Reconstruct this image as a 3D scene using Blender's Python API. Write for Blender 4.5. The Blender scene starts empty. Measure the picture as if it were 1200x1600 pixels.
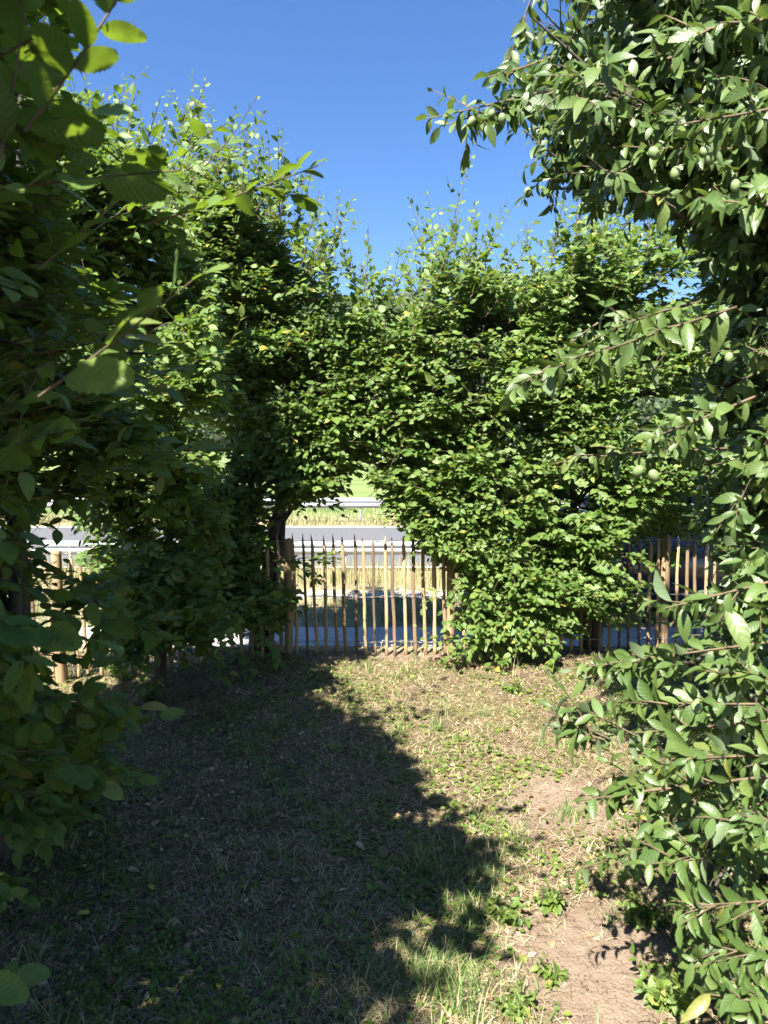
import bpy, math, random
import numpy as np
from mathutils import Vector

R = math.radians
rng = np.random.default_rng(7)
random.seed(7)
sc = bpy.context.scene
C = sc.collection

# ------------------------------------------------------------------ camera, sky, sun, exposure
CAM = np.array([0.0, 0.0, 1.65])
PITCH = R(-5.2)
F = 1100.0
cd = bpy.data.cameras.new('camera')
cam = bpy.data.objects.new('camera', cd)
C.objects.link(cam)
cam.location = CAM
cam.rotation_euler = (R(90) + PITCH, 0, 0)
cd.sensor_fit = 'VERTICAL'
cd.sensor_height = 36.0
cd.lens = 36.0 * F / 1600.0
cd.clip_start = 0.05
cd.clip_end = 4000
cd.dof.use_dof = True
cd.dof.focus_distance = 5.0
cd.dof.aperture_fstop = 7.0
sc.camera = cam
sc.render.resolution_x = 768
sc.render.resolution_y = 1024

TO_SUN = Vector((-0.36, -0.78, 1.02)).normalized()
elev = math.asin(TO_SUN.z)
azim = math.atan2(TO_SUN.x, TO_SUN.y)
w = bpy.data.worlds.new('World')
sc.world = w
w.use_nodes = True
wn = w.node_tree
bg = wn.nodes['Background']
sky = wn.nodes.new('ShaderNodeTexSky')
sky.sky_type = 'NISHITA'
sky.sun_disc = False
sky.sun_elevation = elev
sky.sun_rotation = azim % (2 * math.pi)
sky.altitude = 200
sky.air_density = 1.0
sky.dust_density = 0.3
sky.ozone_density = 3.0
hs_ = wn.nodes.new('ShaderNodeHueSaturation')
hs_.inputs['Saturation'].default_value = 1.32
hs_.inputs['Hue'].default_value = .508
wn.links.new(sky.outputs[0], hs_.inputs['Color'])
wn.links.new(hs_.outputs[0], bg.inputs[0])
bg.inputs[1].default_value = 0.056
sd = bpy.data.lights.new('sun', 'SUN')
sun = bpy.data.objects.new('sun', sd)
C.objects.link(sun)
sd.energy = 5.0
sd.angle = R(0.53)
sd.color = (1.0, 0.95, 0.86)
sun.rotation_euler = TO_SUN.to_track_quat('Z', 'Y').to_euler()
sun.location = (-10, -18, 25)
sc.view_settings.view_transform = 'Standard'
sc.view_settings.look = 'None'
sc.view_settings.exposure = 2.0
sc.view_settings.gamma = 1.0

# ------------------------------------------------------------------ helpers
def W(px, py, Y):
    """a point at distance Y along the view, from where it stands in the photograph"""
    rx = (px - 600.0) / F
    uy = (800.0 - py) / F
    dy = math.cos(PITCH) - uy * math.sin(PITCH)
    dz = math.sin(PITCH) + uy * math.cos(PITCH)
    t = Y / dy
    return np.array([rx * t, Y, CAM[2] + dz * t])

def nrm(a):
    return a / (np.linalg.norm(a, axis=-1, keepdims=True) + 1e-9)

class MB:
    def __init__(s):
        s.v = []; s.fi = []; s.fl = []; s.uv = []; s.r = []; s.n = 0
    def add(s, v, faces, uv=None, rnd=0.5):
        v = np.asarray(v, float)
        s.v.append(v)
        for f in faces:
            s.fl.append(np.array([len(f)])); s.fi.append(np.array(f) + s.n)
            s.uv.append(np.zeros((len(f), 2)) if uv is None else np.asarray(uv)[list(f)])
        s.r.append(np.full(len(v), rnd)); s.n += len(v)
    def add_batch(s, V, faces, uvt, rnd):
        """V (N,k,3) copies of one template, faces of the template"""
        N, k, _ = V.shape
        if N == 0: return
        s.v.append(V.reshape(-1, 3))
        off = s.n + np.arange(N)[:, None] * k
        fl = np.array([len(f) for f in faces]); idx = np.concatenate([np.array(f) for f in faces])
        s.fi.append((off + idx[None, :]).ravel()); s.fl.append(np.tile(fl, N))
        s.uv.append(np.tile(uvt[idx], (N, 1)))
        s.r.append(np.repeat(rnd, k)); s.n += N * k
    def box(s, c, d, rot=None, rnd=.5):
        c = np.array(c, float); d = np.array(d, float) / 2
        p = np.array([[x, y, z] for x in (-1, 1) for y in (-1, 1) for z in (-1, 1)], float) * d
        if rot is not None: p = p @ np.array(rot).T
        s.add(p + c, [(0, 1, 3, 2), (4, 6, 7, 5), (0, 4, 5, 1), (2, 3, 7, 6), (0, 2, 6, 4), (1, 5, 7, 3)], rnd=rnd)
    def tube(s, pts, rad, n=6, cap=True, jit=0, rnd=.5, squash=1.0):
        pts = np.asarray(pts, float); m = len(pts)
        rad = np.full(m, rad) if np.isscalar(rad) else np.asarray(rad, float)
        t = nrm(np.gradient(pts, axis=0))
        ref = np.array([0.3, 1, 0.1]) if abs(t[0, 2]) > .8 else np.array([0, 0, 1.])
        a = nrm(np.cross(t, ref)); b = np.cross(t, a)
        ang = np.arange(n) / n * 2 * np.pi
        rr = rad[:, None] * (1 + (rng.normal(0, jit, (m, n)) if jit else 0))
        P = pts[:, None] + (a[:, None] * np.cos(ang)[None, :, None] + b[:, None] * np.sin(ang)[None, :, None] * squash) * rr[..., None]
        fs = []
        for i in range(m - 1):
            for j in range(n):
                k = (j + 1) % n
                fs.append((i * n + j, i * n + k, (i + 1) * n + k, (i + 1) * n + j))
        if cap: fs.append(tuple(range(n - 1, -1, -1))); fs.append(tuple((m - 1) * n + j for j in range(n)))
        uv = np.array([[j / n, i / m] for i in range(m) for j in range(n)])
        s.add(P.reshape(-1, 3), fs, uv, rnd)
    def build(s, name, mat, parent=None, smooth=False, loc=None):
        me = bpy.data.meshes.new(name)
        v = np.concatenate(s.v); fi = np.concatenate(s.fi); fl = np.concatenate(s.fl); uv = np.concatenate(s.uv); r = np.concatenate(s.r)
        if loc is not None: v = v - np.array(loc)
        me.vertices.add(len(v)); me.vertices.foreach_set('co', v.astype(np.float32).ravel())
        me.loops.add(len(fi)); me.loops.foreach_set('vertex_index', fi.astype(np.int32))
        me.polygons.add(len(fl))
        st = np.concatenate([[0], np.cumsum(fl)[:-1]])
        me.polygons.foreach_set('loop_start', st.astype(np.int32))
        me.polygons.foreach_set('loop_total', fl.astype(np.int32))
        if smooth: me.polygons.foreach_set('use_smooth', np.ones(len(fl), bool))
        me.update(calc_edges=True)
        u = me.uv_layers.new(name='UVMap'); u.data.foreach_set('uv', uv.astype(np.float32).ravel())
        at = me.attributes.new('rnd', 'FLOAT', 'POINT'); at.data.foreach_set('value', r.astype(np.float32))
        me.validate()
        me.materials.append(mat)
        o = bpy.data.objects.new(name, me); C.objects.link(o)
        if parent is not None:
            o.parent = parent
        elif loc is not None:
            o.location = loc
        return o

def tag(o, label=None, cat=None, group=None, kind=None):
    if label: o['label'] = label
    if cat: o['category'] = cat
    if group: o['group'] = group
    if kind: o['kind'] = kind
    return o

def thing(name, label, cat, loc=(0, 0, 0), rz=0, group=None):
    o = bpy.data.objects.new(name, None); C.objects.link(o)
    o.location = loc; o.rotation_euler = (0, 0, rz); o.empty_display_size = .1
    return tag(o, label, cat, group)

# ------------------------------------------------------------------ materials
def newmat(name):
    m = bpy.data.materials.new(name); m.use_nodes = True
    nt = m.node_tree; b = nt.nodes['Principled BSDF']
    return m, nt, b

def N(nt, t, **kw):
    n = nt.nodes.new('ShaderNode' + t)
    for k, v in kw.items(): setattr(n, k, v)
    return n

def ramp(nt, stops, interp='LINEAR'):
    r = N(nt, 'ValToRGB'); cr = r.color_ramp; cr.interpolation = interp
    while len(cr.elements) < len(stops): cr.elements.new(.5)
    for e, (p, c) in zip(cr.elements, stops):
        e.position = p; e.color = (*c, 1)
    return r

def noise(nt, scale, detail=5, rough=.6, coord='Object', vec_scale=None):
    tc = N(nt, 'TexCoord'); n = N(nt, 'TexNoise')
    n.inputs['Scale'].default_value = scale; n.inputs['Detail'].default_value = detail; n.inputs['Roughness'].default_value = rough
    if vec_scale:
        mp = N(nt, 'Mapping'); mp.inputs['Scale'].default_value = vec_scale
        nt.links.new(tc.outputs[coord], mp.inputs[0]); nt.links.new(mp.outputs[0], n.inputs['Vector'])
    else: nt.links.new(tc.outputs[coord], n.inputs['Vector'])
    return n

def bump(nt, b, src, strength=.4, dist=.01):
    bp = N(nt, 'Bump'); bp.inputs['Strength'].default_value = strength; bp.inputs['Distance'].default_value = dist
    nt.links.new(src, bp.inputs['Height']); nt.links.new(bp.outputs[0], b.inputs['Normal']); return bp

def leafmat(name, stops, under, trans, tr=.35, rough=.36, veins=9.0, spec=.5, bstr=.25, vst=.16):
    m, nt, b = newmat(name); L = nt.links
    at = N(nt, 'Attribute', attribute_name='rnd')
    r = ramp(nt, stops); L.new(at.outputs['Fac'], r.inputs[0])
    nz = noise(nt, 35, 3, .6)
    hs = N(nt, 'MixRGB', blend_type='MULTIPLY'); hs.inputs[0].default_value = .45
    rr = ramp(nt, [(.3, (.62, .66, .55)), (.7, (1.15, 1.1, 1.0))]); L.new(nz.outputs['Fac'], rr.inputs[0])
    L.new(r.outputs[0], hs.inputs[1]); L.new(rr.outputs[0], hs.inputs[2])
    ns_ = noise(nt, 130, 2, .5); sr = ramp(nt, [(.68, (0, 0, 0)), (.72, (.75, .75, .75))]); L.new(ns_.outputs['Fac'], sr.inputs[0])
    sp_ = N(nt, 'MixRGB'); L.new(sr.outputs[0], sp_.inputs[0]); L.new(hs.outputs[0], sp_.inputs[1]); sp_.inputs[2].default_value = (.16, .11, .045, 1)
    # veins from the leaf's own uv
    uv = N(nt, 'UVMap'); sx = N(nt, 'SeparateXYZ'); L.new(uv.outputs[0], sx.inputs[0])
    a1 = N(nt, 'Math', operation='SUBTRACT'); L.new(sx.outputs[0], a1.inputs[0]); a1.inputs[1].default_value = .5
    a2 = N(nt, 'Math', operation='ABSOLUTE'); L.new(a1.outputs[0], a2.inputs[0])
    a3 = N(nt, 'Math', operation='MULTIPLY_ADD'); L.new(a2.outputs[0], a3.inputs[0]); a3.inputs[1].default_value = -.42; L.new(sx.outputs[1], a3.inputs[2])
    a4 = N(nt, 'Math', operation='MULTIPLY'); L.new(a3.outputs[0], a4.inputs[0]); a4.inputs[1].default_value = veins * 2 * math.pi
    a5 = N(nt, 'Math', operation='SINE'); L.new(a4.outputs[0], a5.inputs[0])
    v1 = N(nt, 'Math', operation='GREATER_THAN'); L.new(a5.outputs[0], v1.inputs[0]); v1.inputs[1].default_value = .9
    v2 = N(nt, 'Math', operation='LESS_THAN'); L.new(a2.outputs[0], v2.inputs[0]); v2.inputs[1].default_value = .022
    v3 = N(nt, 'Math', operation='MAXIMUM'); L.new(v1.outputs[0], v3.inputs[0]); L.new(v2.outputs[0], v3.inputs[1])
    v4 = N(nt, 'Math', operation='MULTIPLY'); L.new(v3.outputs[0], v4.inputs[0]); v4.inputs[1].default_value = vst
    mv = N(nt, 'MixRGB'); L.new(v4.outputs[0], mv.inputs[0]); L.new(sp_.outputs[0], mv.inputs[1]); mv.inputs[2].default_value = (*[min(1, c * 2.0) for c in under], 1)
    geo = N(nt, 'NewGeometry')
    mu = N(nt, 'MixRGB'); L.new(geo.outputs['Backfacing'], mu.inputs[0]); L.new(mv.outputs[0], mu.inputs[1]); mu.inputs[2].default_value = (*under, 1)
    L.new(mu.outputs[0], b.inputs['Base Color'])
    b.inputs['Roughness'].default_value = rough; b.inputs['Specular IOR Level'].default_value = spec
    bump(nt, b, a5.outputs[0], bstr, .0015)
    tb = N(nt, 'BsdfTranslucent'); tm = N(nt, 'MixRGB', blend_type='MULTIPLY'); tm.inputs[0].default_value = 1
    L.new(rr.outputs[0], tm.inputs[1]); tm.inputs[2].default_value = (*trans, 1); L.new(tm.outputs[0], tb.inputs[0])
    mx = N(nt, 'MixShader'); mx.inputs[0].default_value = tr
    L.new(b.outputs[0], mx.inputs[1]); L.new(tb.outputs[0], mx.inputs[2])
    L.new(mx.outputs[0], nt.nodes['Material Output'].inputs[0])
    return m

M = {}
M['hornbeam'] = leafmat('hornbeam_leaf', [(0, (.055, .11, .022)), (.45, (.10, .17, .036)), (.8, (.15, .215, .05)), (.95, (.19, .24, .06)), (1, (.32, .27, .06))],
                        (.07, .12, .042), (.30, .46, .035), .28, .45, spec=.35)
M['plum'] = leafmat('plum_leaf', [(0, (.045, .09, .022)), (.5, (.085, .14, .036)), (.9, (.13, .185, .05)), (1, (.20, .20, .05))],
                    (.13, .18, .09), (.22, .34, .05), .22, .44, veins=6, vst=.07, bstr=.12)
M['farleaf'] = leafmat('far_leaf', [(0, (.03, .06, .018)), (1, (.07, .11, .03))], (.06, .09, .04), (.12, .2, .03), .25, .5)
M['herb'] = leafmat('herb_leaf', [(0, (.055, .11, .022)), (.6, (.13, .20, .035)), (.92, (.22, .25, .05)), (1, (.3, .25, .09))], (.12, .17, .07), (.28, .42, .05), .3, .45, veins=5)

def simple(name, stops, scale=20, rough=.7, bstr=.4, bdist=.005, vs=None, spec=.3, metal=0, attr=0, detail=6):
    m, nt, b = newmat(name); L = nt.links
    nz = noise(nt, scale, detail, .62, vec_scale=vs)
    r = ramp(nt, stops)
    if attr:
        at = N(nt, 'Attribute', attribute_name='rnd')
        ma = N(nt, 'Math', operation='MULTIPLY_ADD'); L.new(at.outputs['Fac'], ma.inputs[0]); ma.inputs[1].default_value = attr
        mb = N(nt, 'Math', operation='SUBTRACT'); L.new(nz.outputs['Fac'], mb.inputs[0]); mb.inputs[1].default_value = attr / 2
        L.new(mb.outputs[0], ma.inputs[2]); L.new(ma.outputs[0], r.inputs[0])
    else: L.new(nz.outputs['Fac'], r.inputs[0])
    L.new(r.outputs[0], b.inputs['Base Color'])
    b.inputs['Roughness'].default_value = rough; b.inputs['Specular IOR Level'].default_value = spec; b.inputs['Metallic'].default_value = metal
    if bstr: bump(nt, b, nz.outputs['Fac'], bstr, bdist)
    return m

M['bark'] = simple('bark', [(.3, (.035, .028, .022)), (.6, (.09, .075, .06)), (.8, (.15, .13, .11))], 18, .9, .7, .01, (1, 1, .35))
M['twig'] = simple('twig_bark', [(.3, (.07, .05, .03)), (.7, (.16, .12, .07))], 30, .7, .2)
M['wood'] = simple('split_chestnut', [(.2, (.12, .085, .055)), (.42, (.27, .185, .105)), (.6, (.39, .27, .15)), (.82, (.58, .41, .23))], 26, .75, .5, .003, (1, 1, .08), attr=.5)
M['wire'] = simple('galvanised_wire', [(.3, (.3, .3, .3)), (.7, (.45, .45, .44))], 40, .4, 0, metal=.8)
M['rail'] = simple('galvanised_rail', [(.3, (.30, .31, .33)), (.7, (.42, .43, .45))], 2.5, .55, .1, .002, (.3, 1, 1), metal=.25, spec=.5)
M['asphalt'] = simple('road_asphalt', [(.35, (.085, .085, .09)), (.65, (.14, .14, .145))], 30, .85, .5, .004)
M['paint'] = simple('road_paint', [(.3, (.50, .50, .49)), (.6, (.68, .68, .66))], 14, .7, .2, .002)
M['gravelpath'] = simple('path_surface', [(.3, (.32, .305, .29)), (.5, (.45, .43, .41)), (.7, (.60, .575, .55))], 55, .95, .9, .015, detail=8)
M['stone'] = simple('stone', [(.3, (.28, .26, .23)), (.7, (.52, .49, .45))], 12, .9, .4, attr=.8)
M['straw'] = simple('straw', [(.2, (.13, .095, .05)), (.5, (.33, .25, .145)), (.8, (.54, .43, .28))], 8, .6, 0, attr=1.0)
M['grass'] = simple('grass_blade', [(.2, (.05, .11, .025)), (.5, (.11, .185, .045)), (.75, (.19, .23, .075)), (.9, (.42, .36, .18))], 5, .5, 0, attr=1.0)
M['verge'] = simple('verge_grass', [(.2, (.10, .13, .04)), (.45, (.25, .23, .10)), (.8, (.44, .37, .20))], 2, .6, 0, attr=.9)
M['deadleaf'] = simple('dry_leaf', [(.2, (.13, .075, .035)), (.5, (.30, .19, .095)), (.85, (.50, .37, .22))], 20, .7, .3, attr=1.0)
M['yellowleaf'] = simple('yellow_leaf', [(.3, (.50, .36, .07)), (.7, (.68, .54, .14))], 25, .6, .3)
M['fruit'] = simple('plum_skin', [(.3, (.12, .175, .06)), (.7, (.21, .28, .12))], 30, .45, .05, .001, spec=.4)

def groundmat():
    m, nt, b = newmat('garden_soil'); L = nt.links
    n1 = noise(nt, 1.3, 6, .6); n2 = noise(nt, 16, 8, .7); n3 = noise(nt, 90, 4, .7)
    soil = ramp(nt, [(.25, (.055, .038, .026)), (.5, (.16, .115, .075)), (.75, (.32, .24, .165))])
    L.new(n2.outputs['Fac'], soil.inputs[0])
    moss = ramp(nt, [(.3, (.05, .065, .015)), (.7, (.20, .20, .055))]); L.new(n3.outputs['Fac'], moss.inputs[0])
    f = ramp(nt, [(.46, (0, 0, 0)), (.6, (.75, .75, .75))]); L.new(n1.outputs['Fac'], f.inputs[0])
    at = N(nt, 'Attribute', attribute_name='rnd')
    inv = N(nt, 'Math', operation='SUBTRACT'); inv.inputs[0].default_value = 1; L.new(at.outputs['Fac'], inv.inputs[1])
    mm = N(nt, 'Math', operation='MULTIPLY'); L.new(f.outputs[0], mm.inputs[0]); L.new(inv.outputs[0], mm.inputs[1])
    mx = N(nt, 'MixRGB'); L.new(mm.outputs[0], mx.inputs[0]); L.new(soil.outputs[0], mx.inputs[1]); L.new(moss.outputs[0], mx.inputs[2])
    bare = ramp(nt, [(.25, (.22, .16, .115)), (.75, (.35, .265, .195))]); L.new(n2.outputs['Fac'], bare.inputs[0])
    mb = N(nt, 'MixRGB'); L.new(at.outputs['Fac'], mb.inputs[0]); L.new(mx.outputs[0], mb.inputs[1]); L.new(bare.outputs[0], mb.inputs[2])
    L.new(mb.outputs[0], b.inputs['Base Color']); b.inputs['Roughness'].default_value = .95; b.inputs['Specular IOR Level'].default_value = .15
    ad = N(nt, 'Math', operation='ADD'); L.new(n2.outputs['Fac'], ad.inputs[0]); L.new(n3.outputs['Fac'], ad.inputs[1])
    bump(nt, b, ad.outputs[0], 1.0, .016)
    return m
M['ground'] = groundmat()

def landmat():
    m, nt, b = newmat('land'); L = nt.links
    tc = N(nt, 'TexCoord'); sp = N(nt, 'SeparateXYZ'); L.new(tc.outputs['Object'], sp.inputs[0])
    n1 = noise(nt, .35, 6, .65); n2 = noise(nt, 6, 6, .7)
    dry = ramp(nt, [(.3, (.18, .15, .08)), (.5, (.31, .26, .15)), (.7, (.42, .35, .22))]); L.new(n2.outputs['Fac'], dry.inputs[0])
    gr = ramp(nt, [(.3, (.10, .15, .045)), (.7, (.21, .26, .09))]); L.new(n1.outputs['Fac'], gr.inputs[0])
    mr = N(nt, 'MapRange'); L.new(sp.outputs[1], mr.inputs[0]); mr.inputs[1].default_value = 26.5; mr.inputs[2].default_value = 29
    mx = N(nt, 'MixRGB'); L.new(mr.outputs[0], mx.inputs[0]); L.new(dry.outputs[0], mx.inputs[1]); L.new(gr.outputs[0], mx.inputs[2])
    L.new(mx.outputs[0], b.inputs['Base Color']); b.inputs['Roughness'].default_value = .95; b.inputs['Specular IOR Level'].default_value = .1
    bump(nt, b, n2.outputs['Fac'], .6, .05)
    return m
M['land'] = landmat()

def paintmat(name, col, rough=.25, metal=0., coat=0., spec=.5):
    m, nt, b = newmat(name)
    nz = noise(nt, 9, 4, .6); r = ramp(nt, [(.3, tuple(c * .85 for c in col)), (.7, tuple(min(1, c * 1.12) for c in col))])
    nt.links.new(nz.outputs['Fac'], r.inputs[0]); nt.links.new(r.outputs[0], b.inputs['Base Color'])
    b.inputs['Roughness'].default_value = rough; b.inputs['Metallic'].default_value = metal
    b.inputs['Coat Weight'].default_value = coat; b.inputs['Coat Roughness'].default_value = .04; b.inputs['Specular IOR Level'].default_value = spec
    return m
M['carpaint'] = paintmat('dark_car_paint', (.012, .016, .035), .3, .3, 1.0)
M['glass'] = paintmat('car_glass', (.01, .012, .014), .05, 0, .5)
M['tyre'] = paintmat('tyre_rubber', (.02, .02, .02), .8)
M['rim'] = paintmat('wheel_rim', (.45, .45, .46), .35, .8)
M['lamp'] = paintmat('lamp_glass', (.6, .62, .64), .1, 0, .5)
M['redlamp'] = paintmat('tail_lamp_glass', (.3, .01, .01), .15, 0, .5)
M['wallwhite'] = simple('house_render', [(.3, (.52, .52, .52)), (.7, (.66, .66, .67))], 1.5, .9, .1)
M['roofbeige'] = simple('clay_roof', [(.3, (.48, .30, .19)), (.7, (.64, .44, .31))], 2.5, .85, .3, .03)
M['roofslate'] = simple('slate_roof', [(.3, (.16, .17, .25)), (.7, (.24, .25, .36))], 2.5, .6, .3, .03)

# ------------------------------------------------------------------ terrain
def fade(a, b, x):
    t = np.clip((x - a) / (b - a), 0, 1); return t * t * (3 - 2 * t)

def wob(x, y, s, k=0):
    return (np.sin(x * s * 1.7 + 1.3 + k) * np.cos(y * s * 1.3 + .7 + k) + .6 * np.sin(x * s * 3.1 + y * s * 2.3 + k * 2) + .35 * np.sin(x * s * 6.3 - y * s * 5.1 + k)) / 1.6

def tz(x, y):
    z = -.25 * fade(5.75, 6.15, y) - .91 * fade(9.2, 15.2, y) ** .9
    z = z + .22 * fade(25.2, 30, y)
    hy = np.clip(y - 95, 0, 520)
    z = z + hy * .225 * fade(0, 260, hy)
    far = fade(90, 200, y)
    z = z + far * (wob(x, y, .008) * 8 + wob(x, y, .03) * 2) * fade(0, 250, hy) - far * fade(120, 900, np.abs(x)) * 18
    g = (1 - fade(5.2, 6.0, y))
    z = z + g * .018 * wob(x, y, 1.9)
    z = z + .10 * fade(.9, .2, np.hypot(x - .1, y - 6.9)) * 0
    return z

# bare soil patches of the garden
def bare(x, y):
    b = np.exp(-(((x - .66) / .36) ** 2 + ((y - 2.12) / .40) ** 2) ** 1.6)
    b = np.maximum(b, .9 * np.exp(-(((x - .84) / .34) ** 2 + ((y - 3.12) / .32) ** 2) ** 1.4))
    b = np.maximum(b, .6 * np.exp(-(((x - 1.2) / .35) ** 2 + ((y - 2.6) / .35) ** 2) ** 1.3))
    b = np.maximum(b, .75 * np.exp(-(((x - .1) / 1.3) ** 2 + ((y - 5.5) / .13) ** 2)))
    return np.clip(b * (1.05 + .35 * wob(x, y, 4)), 0, 1)

def grid_sheet(name, xs, ys, mat, zoff=0, kind='structure', zf=tz, attr=None, extra=None):
    X, Y = np.meshgrid(xs, ys); Z = zf(X, Y) + zoff
    if extra is not None: Z = Z + extra(X, Y)
    nx, ny = len(xs), len(ys)
    mb = MB(); V = np.stack([X, Y, Z], -1).reshape(-1, 3)
    i = np.arange(nx - 1)[None, :] + np.arange(ny - 1)[:, None] * nx
    i = i.ravel(); F4 = np.stack([i, i + 1, i + nx + 1, i + nx], -1)
    mb.v.append(V); mb.fi.append(F4.ravel()); mb.fl.append(np.full(len(F4), 4)); mb.uv.append(np.zeros((len(F4) * 4, 2)))
    mb.r.append(attr(X, Y).ravel() if attr else np.zeros(len(V))); mb.n = len(V)
    o = mb.build(name, mat, smooth=True); o['kind'] = kind
    return o

xs = np.concatenate([-np.geomspace(6, 1600, 40)[::-1], np.linspace(-5.8, 5.8, 60), np.geomspace(6, 1600, 40)])
ys = np.concatenate([np.linspace(5.62, 10, 50), np.linspace(10.2, 32, 60), np.geomspace(33, 1600, 110)])
grid_sheet('terrain', xs, ys, M['land'])
gx = np.concatenate([np.linspace(-40, -4.6, 14), np.linspace(-4.5, 4.5, 300), np.linspace(4.6, 40, 14)])
gy = np.concatenate([np.linspace(-40, -1.2, 12), np.linspace(-1, 5.62, 240)])
rough = lambda X, Y: (.006 * wob(X, Y, 9, 2) + .004 * wob(X, Y, 23, 1) + .002 * wob(X, Y, 51, 4)) * (1 - .4 * bare(X, Y)) * (Y < 5.55) * (np.abs(X) < 4.5) * (Y > -1)
grid_sheet('ground', gx, gy, M['ground'], attr=bare, extra=rough)
px = np.linspace(-60, 60, 121)
grid_sheet('path', px, np.linspace(6.18, 7.32, 14), M['gravelpath'], .006)
grid_sheet('road', np.linspace(-300, 300, 121), np.array([15.95, 17, 18, 20, 22, 24, 24.9]), M['asphalt'], zf=lambda X, Y: 0 * X - 1.12)
for nm, a, b in (('road_edge_line', 16.15, 16.3), ('road_edge_line', 24.5, 24.66)):
    grid_sheet(nm, np.linspace(-300, 300, 61), np.array([a, b]), M['paint'], zf=lambda X, Y: 0 * X - 1.114)
for k in range(-8, 9):   # broken centre line
    grid_sheet('road_centre_line', np.array([k * 12. - 2, k * 12. + 4]), np.array([20.3, 20.42]), M['paint'], zf=lambda X, Y: 0 * X - 1.114)

# ------------------------------------------------------------------ leaves
def leaf_template(kind):
    """rows across the leaf: returns local points (u across, v along), faces, uv"""
    if kind == 'low':
        v = [0, .28, .62, 1]; wd = [0, .46, .42, 0]; cols = 1
    elif kind == 'plum':
        v = [0, .12, .3, .5, .7, .87, 1]; wd = [.02, .24, .43, .5, .42, .22, 0]; cols = 1
    elif kind == 'mid':
        v = [0, .1, .25, .42, .6, .76, .9, 1]; wd = [.03, .30, .46, .5, .44, .33, .16, 0]; cols = 1
    elif kind == 'high':
        n = 19; v = list(np.linspace(0, 1, n)); cols = 2
        wd = [.02 if a == 0 else max(0, .5 * (math.sin(math.pi * a ** .82) ** .62) * (1 - .10 * (i % 2))) for i, a in enumerate(v)]; wd[-1] = 0
    pts = []; uv = []
    K = 2 * cols + 1
    for a, ww in zip(v, wd):
        for c in range(-cols, cols + 1):
            f = c / cols
            zz = 0.0
            vv = a + (abs(f) * .05 if kind == 'high' else 0) * (0 < a < 1)
            if kind == 'high': zz = .012 * math.cos((a - abs(f) * ww * .6) * 9 * 2 * math.pi) * min(1, abs(f) * 2)
            pts.append((f * ww, vv, zz)); uv.append((.5 + f * .5, a))
    fs = []
    for i in range(len(v) - 1):
        for c in range(K - 1):
            fs.append((i * K + c, i * K + c + 1, (i + 1) * K + c + 1, (i + 1) * K + c))
    return np.array(pts), fs, np.array(uv)
TPL = {k: leaf_template(k) for k in ('low', 'plum', 'mid', 'high')}

def put_leaves(mb, kind, P, D, Nn, size, width=.58, droop=.18, fold=.22, rnd=None):
    """P base points, D directions, Nn normals, size lengths (all arrays)"""
    T, fs, uv = TPL[kind]; n = len(P)
    if n == 0: return
    D = nrm(D); Nn = nrm(Nn - (Nn * D).sum(-1, keepdims=True) * D); X = np.cross(D, Nn)
    dr = droop * (1 + rng.normal(0, .6, n)); fo = fold * (1 + rng.normal(0, .5, n)); tw = rng.normal(0, .3, n)
    wd = width * (1 + rng.normal(0, .12, n))
    u = T[None, :, 0] * wd[:, None]; v = np.tile(T[None, :, 1], (n, 1))
    z = T[None, :, 2] - dr[:, None] * v ** 2 + fo[:, None] * np.abs(u) + tw[:, None] * u * v
    V = P[:, None] + (X[:, None] * u[..., None] + D[:, None] * v[..., None] + Nn[:, None] * z[..., None]) * size[:, None, None]
    mb.add_batch(V, fs, uv, rng.random(n) if rnd is None else rnd)

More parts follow.
